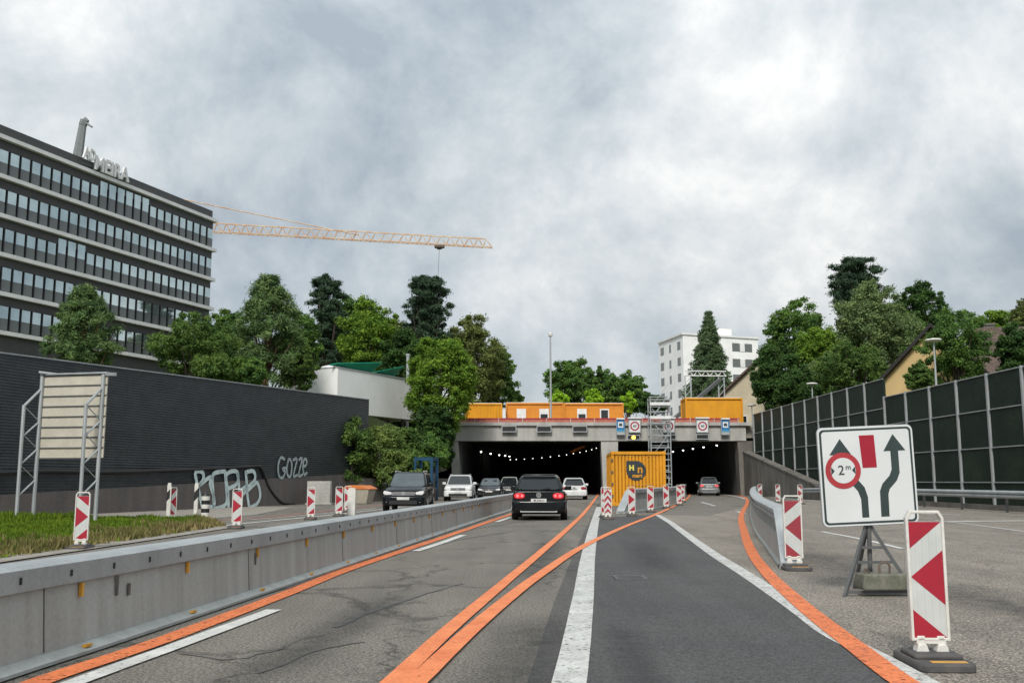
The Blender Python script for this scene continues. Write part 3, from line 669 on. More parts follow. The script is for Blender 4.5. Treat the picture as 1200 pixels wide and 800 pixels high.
b = MB(); b.bar(WP(0,-.13,T0+.03), WP(Lw,-.13,T1+.03), .32, .05); b.build('cap', M['galv'], wt, world=True)
b = MB(); b.bar(WP(Lw+.03,-.2,Q1), WP(Lw+.03,-.2,T1), .34, .06); b.build('end_post', M['steel_d'], wt, world=True)
cab = [wall_hit(x, y, .05) for x, y in [(-90,561),(0,553.5),(60,551.5),(130,552.5),(200,550.5),(250,548.5),(290,546.5),(303,546),(308,553),(314,569),(322,581),(331,589),(345,590.6)]]
b = MB(); b.path(cr(cab, 4), .075, 7); b.build('drain_pipe', M['black'], wt, world=True)
def graffiti(label, strokes, r, m):
    P0 = wall_hit(*strokes[0][0], .012); root = thing('graffiti', label, 'graffiti', tuple(P0))
    b = MB()
    for s in strokes:
        Q = cr([wall_hit(x, y, .075) for x, y in s], 5); n_ = len(Q); vs = []
        for i, p in enumerate(Q):
            a = Q[max(0, i-1)]; c = Q[min(n_-1, i+1)]; d = (c-a).normalized(); sd2 = d.cross(wn).normalized()*r
            vs += [p-sd2, p+sd2]
        b.add(vs, [(2*i, 2*i+1, 2*i+3, 2*i+2) for i in range(n_-1)])
    o = b.build('paint', m, root, world=True)
graffiti('large pale blue outlined letters sprayed low on the dark wall', [
 [(238,598),(234,580),(230,562),(229,554),(233,551.5),(238,554),(238,562),(234,568),(244,560),(249,559),(246,566),(250,580),(251,592),(244,594),(238,598)],
 [(251,597),(250,580),(249,560),(252,554),(263,552),(264,556),(265,570),(266,585),(263,592),(252,596)],
 [(268,596),(267,575),(265,558),(271,552),(278,553),(279,562),(276,568),(268,572)], [(278,553),(280,568),(280,580),(278,590)],
 [(288,551),(289,565),(290,580),(292,594)], [(288,553),(296,551.5),(299,556),(298,563),(291,570)], [(291,574),(297,568),(302,566),(305,580),(301,590),(292,595)], [(279,577),(290,568)], [(283,593),(284,580),(291,573)]], .10, M['graf'])
graffiti('smaller faint sprayed word GOZZE higher on the dark wall', [
 [(334,538),(329,536),(326,546),(327,557),(331,559.5),(334,553),(331,549),(335,548)],
 [(338,538),(336,550),(338,558),(341,556),(342,544),(340,538),(338,538)],
 [(343,539),(348,538),(344,557),(349,556)], [(350,538.5),(354,537.5),(350,556.5),(355,555.5)],
 [(355,547),(359,544),(359,538),(356,539),(355,549),(357,556),(360,553)]], .075, M['graf2'])

# low retaining wall, block and bin before the portal
lw = [(-10.4,59.6),(-8.3,62.2),(-6.4,74),(-4.9,85.6)]
b = MB(); b.sweep(cr([Vector((x, y, 0)) for x, y in lw], 5), [(-.15,-.1),(.15,-.1),(.15,1.35),(-.15,1.45)])
tag(b.build('retaining_wall', M['conc_d']), 'low stained concrete wall below the shrubs leading to the tunnel', 'wall')
p = G(374,591); b = MB(); b.box((0,0,.62), (1.25,.5,1.25)); b.box((0,-.02,.04), (1.4,.62,.09))
o = b.build('concrete_block', M['conc'], bevel=.03); o.location = p; tag(o, 'weathered upright concrete block at the end of the dark wall', 'concrete block')
p = G(421,590); t = thing('grit_bin', 'beige plastic grit bin with orange lid by the low wall', 'bin', p, R(-20))
b = MB(); b.add([(-.62,-.36,0),(.62,-.36,0),(.62,.36,0),(-.62,.36,0),(-.8,-.46,.78),(.8,-.46,.78),(.8,.46,.78),(-.8,.46,.78)], [(3,2,1,0),(4,5,6,7),(0,1,5,4),(1,2,6,5),(2,3,7,6),(3,0,4,7)]); b.build('body', mat('beige_plastic', (.40,.36,.29), .6), t, bevel=.04)
b = MB(); b.prism([(-.87,.79),(.87,.79),(.84,.86),(.45,1.02),(-.45,1.02),(-.84,.86)], (0,-.5,0), (1,0,0), (0,0,1), (0,1,0)); b.build('lid', mat('orange_plastic', (.62,.20,.06), .5), t, bevel=.03)

# ------------------------------------------------------------------ office block
OC = A(248, 300, 117.0); OC.z = 0
od = Vector((.342, .940, 0)); on_ = Vector((.940, -.342, 0))     # along the facade (away), outward normal
bz = [A(248, y, 117.0).z for y in (259, 293.5, 328, 362, 396.5, 431)]
ztop = A(248, 251, 117.0).z+.3; OL = 52.0
of = thing('office_block', 'dark modern office block with white floor bands and rooftop letters', 'building', (OC.x, OC.y, 0))
def OP(s, out, z): return OC - od*s + on_*out + Vector((0, 0, z))      # s metres back from the far corner
b = MB(); b.prism([(0,0),(-OL,0),(-OL,bz[0]),(0,bz[0])], OP(0,0,0), od, (0,0,1), -on_*20); b.build('wall', M['spand'], of, world=True)
b = MB(); b.prism([(-.3,bz[0]+.1),(-OL,bz[0]+.1),(-OL,ztop),(-.3,ztop)], OP(0,.1,0), od, (0,0,1), -on_*19); b.build('parapet', M['spand'], of, world=True)
for i, z in enumerate(bz):
    b = MB(); b.prism([(.35,z-.18),(-OL,z-.18),(-OL,z+.20),(.35,z+.20)], OP(0,.45,0), od, (0,0,1), -on_*21); b.build('floor_band', M['band'], of, world=True)
BAY = 1.27; wins = []
tall = {0: range(9, 15), 2: range(16, 19)}
for r in range(5):
    zt, zb_ = bz[r], bz[r+1]; fh = zt-zb_
    for k in range(int(34/BAY)+7):
        hi = .12 if k in tall.get(r, ()) else .30
        wins.append((r, k, zt-fh*hi, zt-fh*.91))
def window_mb(b, r, k, z1, z0):
    s = .55 + k*BAY
    b.prism([(-s-.50, z0), (-s-.50+1.0, z0), (-s-.50+1.0, z0+(z1-z0)*.47), (-s-.50, z0+(z1-z0)*.47)], OP(0,.05,0), od, (0,0,1), -on_*.04, 1)
    b.prism([(-s-.50, z0+(z1-z0)*.48), (-s-.50+1.0, z0+(z1-z0)*.48), (-s-.50+1.0, z1), (-s-.50, z1)], OP(0,.05,0), od, (0,0,1), -on_*.04, 0)
wins.sort(key=lambda w: -w[1])
wins = [w for w in wins if OP(.55+w[1]*BAY, 0, 0).x/OP(.55+w[1]*BAY, 0, 0).y > -.60]
for w in wins[:100]:
    b = MB(); window_mb(b, *w); b.build('window', [M['glass'], M['glass_g']], of, world=True)
b = MB()
for w in wins[100:]: window_mb(b, *w)
o = b.build('window', [M['glass'], M['glass_g']], of, world=True); o['kind'] = 'stuff'
b = MB()
for r in range(5):
    zt, zb_ = bz[r], bz[r+1]; fh = zt-zb_
    b.prism([(-.05,zb_+.26),(-OL,zb_+.26),(-OL,zt-fh*.28),(-.05,zt-fh*.28)], OP(0,.022,0), od, (0,0,1), -on_*.03)
    for k in range(40): b.box((0,0,0), (.10,.12,fh*.63), 0, Matrix.Translation(OP(.55+k*BAY+BAY/2, .1, zt-fh*.605)) @ Matrix.Rotation(math.atan2(od.y, od.x), 4, 'Z'))
b.build('mullions', M['fin'], of, world=True)
# rooftop letters: AD on the step, MEIRA lower in front of it
def face_M(P, ax, nrm): 
    z = Vector(nrm).normalized(); x = Vector(ax).normalized(); y = z.cross(x)
    m = Matrix((x, y, z)).transposed().to_4x4(); m.translation = P; return m
def fac_hit(px, py, out):
    d = ray(px, py); o = Vector((0,0,CAMH)); p0 = OP(0, out, 0); t = (p0-o).dot(on_)/d.dot(on_); return o+d*t
for s, px, py, size in (('AD', 104.8, 181.5, 1.65), ('MEIRA', 131, 199, 2.05)):
    b = MB(); b.text(s, size, face_M(fac_hit(px, py, .55), od, on_) @ Matrix.Diagonal((.70 if s == 'AD' else .87, 1, 1, 1)), 0, .12, .05); b.build('letters', M['white_f'], of, world=True)
b = MB(); pa, pb2 = fac_hit(97,184,.4), fac_hit(150,206,.4)
b.bar(pa + Vector((0,0,-.6)), pb2 + Vector((0,0,-.5)), .08, .08)
b.build('letter_rail', M['steel_d'], of, world=True)
b = MB()
q0, q1, q2 = A(88,190,100), A(97,147,100), A(103,143,100)
b.tube(q0+Vector((0,0,-2)), q1, .62, .38, 6); b.tube(q1, A(99,141,100), .42, .42, 6); b.tube(A(99,141,100), q2, .4, .22, 6); b.tube(A(100,143.5,100), A(108,149,99.5), .13, .1, 5)
ob = thing('facade_hoist', 'grey tapering facade hoist arm on the roof beside the letters', 'hoist', tuple(q0+Vector((0,0,-2)))); b.build('arm', mat('grey_paint', (.20,.22,.215), .6), ob, world=True, smooth=True)
b = MB(); b.box((0,0,-.6), (1.6,1.6,1.2)); b.build('base', M['steel_d'], ob)

# ------------------------------------------------------------------ tower crane
YC = 175.0
c0, c1 = A(205, 269.5, YC), A(577, 290, YC)
cr_t = thing('tower_crane', 'orange and white tower crane jib reaching out from behind the office block', 'crane', (c0.x, YC, 0))
b = MB(); n = 34; hh = A(400, 276, YC).z - A(400, 286.5, YC).z
j0 = c0; j1 = c1
for sd2 in (-.55, .55): b.bar(j0+Vector((0, sd2, 0)), j1+Vector((0, sd2, 0)), .14, .14)
t0 = j0+Vector((0,0,hh)); t1 = j1+Vector((-1.2,0,hh*.95)); b.bar(t0, t1, .2, .2)
for i in range(n):
    a = j0.lerp(j1, i/n); m_ = j0.lerp(j1, (i+.5)/n)+Vector((0,0,hh)); c = j0.lerp(j1, (i+1)/n)
    if i == n-1: m_ = t1
    for sd2 in (-.55, .55):
        b.bar(a+Vector((0,sd2,0)), m_, .09, .09); b.bar(m_, c+Vector((0,sd2,0)), .09, .09)
    b.bar(a+Vector((0,-.55,0)), c+Vector((0,.55,0)), .06, .06)
b.build('jib', M['crane'], cr_t, world=True)
b = MB(); top = A(205, 232, YC)
b.tube(top, A(420, 275.5, YC), .1, .1, 5); b.tube(top, c0+Vector((-14,0,1)), .1, .1, 5); b.build('pendant_line', M['crane'], cr_t, world=True)
b = MB()
for dx in (-.8, .8):
    for dy in (-.8, .8): b.bar((c0.x+dx, YC+dy, 0), (c0.x+dx, YC+dy, c0.z), .2, .2)
for k in range(24):
    z0, z1 = c0.z*k/24, c0.z*(k+1)/24
    for dy in (-.8, .8): b.bar((c0.x-.8, YC+dy, z0), (c0.x+.8, YC+dy, z1), .09, .09)
    for dx in (-.8, .8): b.bar((c0.x+dx, YC-.8, z0), (c0.x+dx, YC+.8, z1), .09, .09)
for dx in (-.5, .5): b.bar((c0.x+dx, YC, c0.z), top, .2, .2)
b.build('mast', M['crane'], cr_t, world=True)
b = MB(); b.bar(c0, c0+Vector((-15,0,0)), 1.2, .5); b.box(c0+Vector((-13.5,0,-1)), (2.2,1.2,2.4)); b.build('counter_jib', M['crane'], cr_t, world=True)
b = MB(); tp = A(515, 289, YC); b.box(tp, (1.8,1.2,.4)); b.box(tp+Vector((0,0,-.35)), (.9,.4,.3)); b.build('trolley', M['rust'], cr_t, world=True)
b = MB(); b.tube(tp, A(513, 330, YC), .035, .035, 4); b.build('hoist_rope', M['steel_d'], cr_t, world=True)

# ------------------------------------------------------------------ white building with green awnings
wa = A(396, 431, 75); zt = wa.z; u_ = (A(482, 446, 84.6)-wa); u_.z = 0; uu = u_.normalized(); ul = u_.length; un = Vector((uu.y, -uu.x, 0))
zb2 = A(430, 486, 78.5).z
wb = thing('white_building', 'plain white box building with green awnings on its roof', 'building', (wa.x, wa.y, 4.6))
b = MB(); b.prism([(0,zb2),(ul+2,zb2),(ul+2,zt),(0,zt)], (wa.x,wa.y,0), uu, (0,0,1), -un*4.2); b.build('wall', M['white'], wb, world=True)
lf = (A(372,430,78)-wa); lf.z = 0
b = MB(); b.prism([(-.02,-.02),(ul+2.05,-.02),(ul+2.05,4.25),(-.02,4.25)], (wa.x,wa.y,zt)+Vector((0,0,.002)) if False else (wa.x+un.x*.03,wa.y+un.y*.03,zt), uu, -un, (0,0,.10)); b.build('roof_edge', M['galv'], wb, world=True)
b = MB()
for s in (1.5, 4.5, 7.5, 10.5):
    q = Vector((wa.x,wa.y,0)) + uu*s - un*.7; b.tube((q.x,q.y,4.4), (q.x,q.y,zb2), .13, .13, 8)
b.prism([(0,4.4),(ul,4.4),(ul,zb2-.01),(0,zb2-.01)], (wa.x-un.x*2.2,wa.y-un.y*2.2,0), uu, (0,0,1), -un*.2); b.build('undercroft', M['steel_d'], wb, world=True)
for s0, s1, h1 in ((-.6, 5.2, .95), (5.3, 8.6, 1.0)):
    def AP(s_, out, up): return Vector((wa.x,wa.y,zt)) + uu*s_ + un*out + Vector((0,0,up))
    pts = [AP(s0,-.4,.16), AP(s1,-.4,.16), AP(s1+.3,.35,h1), AP(s0+.5,.0,.32)]; b = MB(); b.add(pts+[p+Vector((0,0,.07)) for p in pts], [(3,2,1,0),(4,5,6,7),(0,1,5,4),(1,2,6,5),(2,3,7,6),(3,0,4,7)]); b.build('awning', M['green_aw'], wb, world=True)
    for s_ in (s0+.8, s1-.3): b = MB(); b.tube(AP(s_,-.55,0), AP(s_,-.45,.3), .04, .04, 6); b.build('awning_post', M['steel_d'], wb, world=True)
b = MB(); q = A(377,431,77); b.lathe([(1.0,0),(.95,.15),(.7,.32),(.3,.42),(.02,.45)], 14, (q.x+.6,q.y+.8,zt+.1)); b.build('roof_dome', M['white_f'], wb, world=True, smooth=True)
b = MB(); q = A(478,440,88); b.tube((q.x,q.y,5.5), A(478,417,88), .14, .14, 8); b.tube(A(478,417,88), A(478,414.5,88), .18, .18, 8)
tag(b.build('flue_pipe', M['galv']), 'thin pale metal flue pipe beside the columnar tree', 'pipe')

# ------------------------------------------------------------------ tunnel portal
pz0, pz1 = A(620, 516.5, PY).z, A(620, 499, PY).z
pt_ = thing('tunnel_portal', 'concrete tunnel portal with two dark bores under the orange containers', 'tunnel', (8, PY, 0))
X0, X1 = A(541,560,PY).x, A(707,560,PY).x; X2, X3 = A(723,560,PY).x, A(868,560,PY).x
b = MB(); b.box(((A(530,500,PY).x+X3+.6)/2, PY+.55, (pz0+pz1)/2), (X3+.6-A(530,500,PY).x, 1.1, pz1-pz0)); b.box(((X0+X3)/2, PY+.45, pz1+.16), (X3-X0+2.2, 1.4, .30)); b.build('lintel', M['conc'], pt_, world=True, bevel=.03)
b = MB(); b.prism([(X0-.75,0),(X0,0),(X0-.35,pz0),(X0-1.0,pz0)], (0,PY+.1,0), (1,0,0), (0,0,1), (0,1.3,0)); b.build('side_pier', M['conc'], pt_, world=True)
b = MB(); b.prism([(X1,0),(X2,0),(X2+.15,pz0),(X1-.15,pz0)], (0,PY+.1,0), (1,0,0), (0,0,1), (0,1.3,0)); b.build('centre_pier', M['conc'], pt_, world=True)
b = MB(); b.prism([(X3,0),(X3+1.2,0),(X3+1.2,pz0),(X3-.15,pz0)], (0,PY+.1,0), (1,0,0), (0,0,1), (0,1.3,0)); b.build('side_pier', M['conc_d'], pt_, world=True)
b = MB()
YE = 210
for xa, xb in ((X0-.6, X0-.1), (X1+.1, X2-.1), (X3+.1, X3+.6)):
    k = .03 if xa < 5 else (.05 if xa < 12 else .10)
    b.add([(xa,PY+1.4,0),(xb,PY+1.4,0),(xb+k*(YE-PY),YE,0),(xa+k*(YE-PY),YE,0),(xa,PY+1.4,5),(xb,PY+1.4,5),(xb+k*(YE-PY),YE,5),(xa+k*(YE-PY),YE,5)], [(0,1,2,3),(4,5,6,7),(0,1,5,4),(1,2,6,5),(2,3,7,6),(3,0,4,7)])
b.add([(-12,YE+.1,-.1),(45,YE+.1,-.1),(45,YE+.1,5.2),(-12,YE+.1,5.2)], [(0,1,2,3)])
b.add([(-8,PY+1.2,4.96),(25,PY+1.2,4.96),(36,YE,4.96),(-8,YE,4.96)], [(0,1,2,3)])
b.build('bore_lining', M['tunnel'], pt_, world=True)
lamps = [(550,526,1.3),(563.5,528.8,1.2),(575,531,1.1),(585,532.6,1),(592,533.3,1),(597,534.2,.9),
 (704,522.8,.8),(699,524.6,.8),(693.5,526.4,.8),(687,528,.8),(679.5,529.6,.8),(672,531,.8),(664,532.4,.8),(655,533.6,.8),(645,534.8,.8),(635,536,.8),(624.5,536.8,.8),(614.5,537.4,.8),(605,537.9,.8),(598,538.1,.8),
 (775,531,.9),(788.5,528.6,1),(800.5,527,1),(812,525.4,1),(824.5,523.4,1.1),(840,521.2,1.2),(853,525.5,1.1)]
for i, (x, y, s) in enumerate(lamps):
    p = G(x, y, 4.62); t = thing('tunnel_lamp', 'small white ceiling lamp in the tunnel' , 'lamp', p, 0, 'ceiling lamps in the tunnel')
    t['label'] = ('bright ceiling lamp along the left side of the left tunnel bore' if i < 6 else 'tiny ceiling lamp in the curved string across the left tunnel bore' if i < 20 else 'ceiling lamp in the right tunnel bore')
    t['group'] = ('lamps along the left side of the left bore' if i < 6 else 'curved string of lamps in the left bore' if i < 20 else 'lamps in the right bore')
    r = s*(.085 if i < 6 or i > 19 else .062)*(p.y/100)
    b = MB(); b.lathe([(r*.3,-r),(r*.9,-r*.6),(r,0)], 8); b.build('bulb', M['lamp'] if (i < 6 or i > 19) else M['lamp_s'], t, smooth=True)
    b = MB(); b.lathe([(r*1.15,.005),(r*1.1,.12)], 8); b.tube((0,0,.1), (0,0,.34), .03, .03, 5); b.build('housing', M['steel_d'], t)
# hanging orange marker inside the left bore
p = G(677, 525, 4.3); t = thing('hanging_banner', 'crumpled orange tarp hanging under the roof of the left tunnel bore', 'tarp', (p.x, p.y, 4.1))
b = MB(); b.add([(-.75,0,-.25),(-.2,.1,-.1),(.3,-.05,.12),(.7,.05,.3),(.72,0,.5),(.2,.1,.35),(-.3,0,.15),(-.72,.1,-.12)], [(0,1,6,7),(1,2,5,6),(2,3,4,5)]); b.build('tarp', plain('orange_tarp', (.7,.2,.04), .8, emit=None), t)
b = MB(); b.tube((.5,0,.35), (.5,0,.8), .02, .02, 5); b.tube((-.3,0,.1), (-.3,0,.8), .02, .02, 5); b.build('tie', M['black'], t)

# lane signals and signs on the lintel
grp = 'empty lane signal boxes on the lintel'
def signal_box(px, py, label, w=1.0, h=.42, on=False, Y=PY-.35):
    p = A(px, py, Y); t = thing('lane_signal', label, 'traffic signal', (p.x, Y, p.z-h/2), 0, None if on else grp)
    b = MB(); b.box((0,.12,h/2), (w,.24,h)); b.build('housing', M['black'], t, bevel=.02)
    b = MB(); 
    for c, d in (((0,-.02,h+.03),(w+.14,.1,.07)), ((0,-.02,-.03),(w+.14,.1,.07)), ((-w/2-.035,-.02,h/2),(.07,.1,h-.01)), ((w/2+.035,-.02,h/2),(.07,.1,h-.01))): b.box(c, d)
    b.build('frame', M['galv'], t)
    b = MB(); b.box((0,.3,h/2), (.2,.16,.2)); b.build('bracket', M['steel_d'], t)
    if on:
        b = MB(); b.lathe([(.17,0),(.15,.05),(.02,.08)], 14, (0,0,0), 0, Matrix.Translation((0,-.005,h/2)) @ Matrix.Rotation(R(90),4,'X')); b.build('lamp', M['amber_l'], t)
    return t
signal_box(596.5, 502.5, 'empty dark signal box near the left end of the lintel', 1.15, .42)
signal_box(637.5, 502.5, 'empty dark signal box in the middle of the left bore lintel', 1.15, .42)
signal_box(679.5, 502.5, 'empty dark signal box near the centre pier', 1.15, .42)
signal_box(742.5, 512.4, 'signal box with one lit amber lamp above the right bore', 1.0, .34, True)
signal_box(786, 512, 'dark signal box behind the scaffold tower', .8, .34)
signal_box(823, 511.5, 'dark signal box under the speed sign right of the scaffold tower', .98, .34)
def speed_sign(px, label):
    Y = PY-.5; p = A(px, 507, Y); h = 1.22; w = 1.06
    t = thing('speed_sign', label, 'traffic sign', (p.x, Y, p.z), 0, 'variable speed signs on the lintel')
    b = MB(); b.box((0,.16,h/2), (w,.3,h)); b.build('cabinet', M['galv'], t, bevel=.02)
    b = MB(); b.box((0,.1,h+.07), (w+.12,.5,.12)); b.build('hood', M['white_f'], t)
    b = MB(); b.box((0,0,h/2-.03), (w-.16,.02,h-.2)); b.build('face', M['sign_w'], t)
    b = MB(); n = 28; vs = []
    for r_ in (.40, .28): vs += [(r_*math.cos(2*math.pi*i/n), -.018, h/2-.02+r_*math.sin(2*math.pi*i/n)) for i in range(n)]
    b.add(vs, [(i, (i+1)%n, n+(i+1)%n, n+i) for i in range(n)]); b.build('ring', plain('red_ring', (.36,.02,.05), .4), t)
    b = MB(); b.text('60', .30, face_M(Vector((0,-.02,h/2-.02)), (1,0,0), (0,-1,0)), 0, .003, .008); b.build('digits', M['sign_k'], t)
speed_sign(744, 'speed limit sign cabinet over the lit amber lamp'); speed_sign(784, 'speed limit sign half hidden by the scaffold tower'); speed_sign(823.5, 'speed limit sign right of the scaffold tower over the right bore')
def info_sign(px, label):
    Y = PY-.5; p = A(px, 509.5, Y); h = 1.35; w = .74
    t = thing('tunnel_sign', label, 'traffic sign', (p.x, Y, p.z), 0, 'blue tunnel signs on the lintel')
    b = MB(); b.box((0,.14,h/2), (w,.26,h)); b.build('cabinet', M['galv'], t, bevel=.02)
    b = MB(); b.box((0,0,h/2+.16), (w-.06,.02,h-.4)); b.box((0,-.004,.36), (w-.06,.02,.13), 1); b.build('face', [M['blue'], M['lblue']], t)
    b = MB(); b.box((0,-.016,h*.66), (w*.62,.014,.5)); b.build('square', M['sign_w'], t)
    b = MB(); b.prism([(-.15,-.12),(.15,-.12),(.15,.04),(.09,.13),(-.09,.13),(-.15,.04)], (0,-.03,h*.66), (1,0,0), (0,0,1), (0,.006,0)); b.build('symbol', M['sign_k'], t)
    b = MB(); b.box((0,.08,h+.06), (w-.02,.42,.12)); b.build('hood', M['white_f'], t)
info_sign(727.5, 'blue tunnel sign with white square above the centre pier'); info_sign(850.5, 'blue tunnel sign with white square at the right end of the lintel')

# safety net railing on the portal edge
rt = thing('safety_railing', 'red railing with pinkish safety netting along the portal edge', 'railing', (0, PY+.3, pz1+.3))
zr = A(620, 490.5, PY).z
b = MB(); b.box(((X0+X3)/2-.6, PY+.35, (pz1+.33+zr)/2), (X3-X0+1.4,.03,zr-pz1-.36)); b.build('net', M['net'], rt, world=True)
b = MB(); b.box(((X0+X3)/2-.6, PY+.33, zr+.03), (X3-X0+1.5,.07,.10)); b.build('rail', M['redrail'], rt, world=True)
for i in range(13):
    b = MB(); b.box((X0-1+i*(X3-X0+1)/12, PY+.28, (pz1+.31+zr+.05)/2), (.07,.07,zr-pz1-.22)); b.build('post', mat('pale_post', (.5,.38,.33), .7) if i == 0 else bpy.data.materials['pale_post'], rt, world=True)
# site containers on the roof of the tunnel
def container_roof(px0, px1, ptop, Y, dep, label, m, wins_, corr=False, grp='orange site containers above the tunnel', name='site_container'):
    a, c = A(px0, ptop, Y), A(px1, ptop, Y); w = c.x-a.x; h = a.z-6.0
    t = thing(name, label, 'container', ((a.x+c.x)/2, Y, 6.0), 0, grp)
    if corr:
        b = MB(); pts = []; k = int(w/.28)
        for i in range(k):
            x = -w/2+.08+(w-.16)*i/k; q = (w-.16)/k
            pts += [(x, 0), (x+q*.35, 0), (x+q*.5, .05), (x+q*.85, .05)]
        pts += [(w/2-.08, 0), (w/2-.08, dep), (-w/2+.08, dep)]
        b.prism(pts, (0,0,.08), (1,0,0), (0,1,0), (0,0,h-.12)); b.build('wall', m, t)
    else:
        b = MB(); b.box((0,dep/2,h/2), (w-.12,dep-.12,h-.1)); b.build('wall', m, t)
    b = MB()
    for x in (-1, 1):
        for y in (0, dep): b.box((x*(w/2-.06), y, h/2), (.14,.14,h))
    for z in (.07, h-.07):
        for y in (0, dep): b.box((0, y-.004, z), (w-.27,.132,.14))
        for x in (-1, 1): b.box((x*(w/2-.06), dep/2, z), (.132,dep-.15,.14))
    b.build('frame', m, t)
    b = MB(); b.box((0,dep/2,h+.02), (w-.1,dep-.1,.06)); b.build('roof', M['band'], t)
    for kind, fx, w_, z0, z1 in wins_:
        x = -w/2+fx*w
        if kind == 'door':
            b = MB(); b.box((x,.03,(z0+z1)/2), (w_,.1,z1-z0)); d = b.build('door', M['white_f'], t, bevel=.01)
        else:
            b = MB(); b.box((x,.03,(z0+z1)/2), (w_,.1,z1-z0)); wd_ = b.build('window', M['white_f'], t, bevel=.01)
            zz = z1-.12 if kind == 'full' else z0+(z1-z0)*.68
            b = MB(); b.box((x,-.03,(z0+.12+zz)/2), (w_-.24,.03,zz-z0-.12)); b.build('pane', M['glass_d'], wd_)
    return t
YCN = 95.0
container_roof(545, 588.5, 472.5, YCN-1, 2.4, 'corrugated orange container left of the office containers', M['yellow_c'], [], True)
container_roof(593, 660.5, 471.8, YCN, 2.4, 'orange office container with white door and window behind the lamp pole', M['orange_c'], [('door', .265, .9, .45, 2.15), ('half', .66, .92, .55, 2.15)])
container_roof(661, 730.5, 472.4, YCN, 2.4, 'orange office container with two windows nearest the centre pier', M['orange_c'], [('half', .30, .92, .55, 2.15), ('full', .68, .9, .55, 2.15)])
container_roof(803, 870, 466, 92, 2.5, 'large plain orange container above the right tunnel bore', M['yellow_c'], [], False)
t = thing('portable_toilet', 'narrow white cabin between the two left orange containers', 'cabin', (A(590.5,485,94).x, 94, 6.0)); b = MB(); b.box((0,.4,1.05), (.34,.8,2.1)); b.build('body', M['white_f'], t, bevel=.05); b = MB(); b.box((0,.4,2.15), (.38,.86,.1)); b.build('roof', M['galv'], t, bevel=.03)
# street lamp pole on the roof
def street_lamp(px, ptop, Y, zb, label, arm=(0,0,0), head='cap', r=.075):
    tp = A(px, ptop, Y); t = thing('street_lamp', label, 'street lamp', (tp.x, Y, zb), 0, 'street lamps')
    h = tp.z-zb
    b = MB(); b.path([(0,0,0),(0,0,h*.5),(0,0,h)], r, 8, 0, r*.6); b.tube((0,0,0), (0,0,.8), r*1.5, r*1.5, 8); b.build('pole', M['galv'], t, smooth=True)
    b = MB()
    if head == 'disc': b.lathe([(.05,-.08),(.35,-.05),(.44,.01),(.36,.08),(.14,.12),(.02,.13)], 18, (0,0,h)); b.build('lamp_head', M['wplast'], t, smooth=True)
    elif head == 'arm':
        pts = [(0,0,h-.3),(.1,0,h+.25),(.45,0,h+.5),(.75,0,h+.45)]; b.path(cr(pts, 4), .05, 6); b.build('arm', M['galv'], t)
        b = MB(); b.lathe([(.05,.2),(.3,.08),(.34,-.06),(.2,-.2),(.02,-.24)], 14, (.85,0,h+.38)); b.build('lamp_head', M['wplast'], t, smooth=True)
    else: b.lathe([(.08,-.15),(.2,-.05),(.22,.15),(.06,.26)], 12, (0,0,h)); b.build('lamp_head', M['wplast'], t, smooth=True)
street_lamp(645, 393, 90, 6.0, 'tall slim lamp pole in front of the orange office containers', r=.11)
street_lamp(430, 402, 112, 5, 'street lamp with curved arm in front of the bright leafy tree', head='arm')
street_lamp(1094, 399, 52, 3, 'street lamp with flat white head before the cream gable', head='disc')
street_lamp(951.5, 450, 73, 3, 'street lamp with flat white head behind the far noise barrier', head='disc')
street_lamp(881, 475, 93, 3, 'small distant street lamp at the far end of the noise barrier', head='disc')

# ------------------------------------------------------------------ scaffold tower
ps = A(774, 565, 83.0); t = thing('scaffold_tower', 'tall pale metal scaffold stair tower in front of the tunnel lintel', 'scaffold', (ps.x, 83, 0)); hs = A(774, 466, 83).z; w = .82
b = MB()
for x in (-w, w):
    for y in (-.7, .7): b.tube((x,y,0), (x,y,hs), .055, .055, 6)
b.build('upright', M['galv'], t)
b = MB(); k = int(hs/1.0)
for i in range(1, k+1):
    z = i*hs/(k+.2)
    for y in (-.7, .7): b.bar((-w,y,z), (w,y,z), .07, .07); b.bar((-w,y,z-.5), (w,y,z-.5), .05, .05)
    for x in (-w, w): b.bar((x,-.7,z), (x,.7,z), .07, .07)
b.build('ledger', M['galv'], t)
b = MB()
for i in range(4):
    z = .3+i*hs/4; s = 1 if i % 2 else -1
    b.bar((-w*s*.85,-.35,z), (w*s*.85,-.35,z+hs/4-.2), .5, .06); b.box((0,.35,z+hs/4-.2), (2*w-.1,.55,.06))
    b.bar((-w*s*.85,-.72,z+1), (w*s*.85,-.72,z+hs/4+.8), .04, .04)
b.build('stair', M['galv'], t)
b = MB()
for z0 in (hs-.85, hs-2.0): b.box((0,-.76,z0+.3), (2*w+.1,.03,.25))
b.box((w+.06,0,hs-.7), (.03,1.4,1.0)); b.build('toe_board', M['white_f'], t)
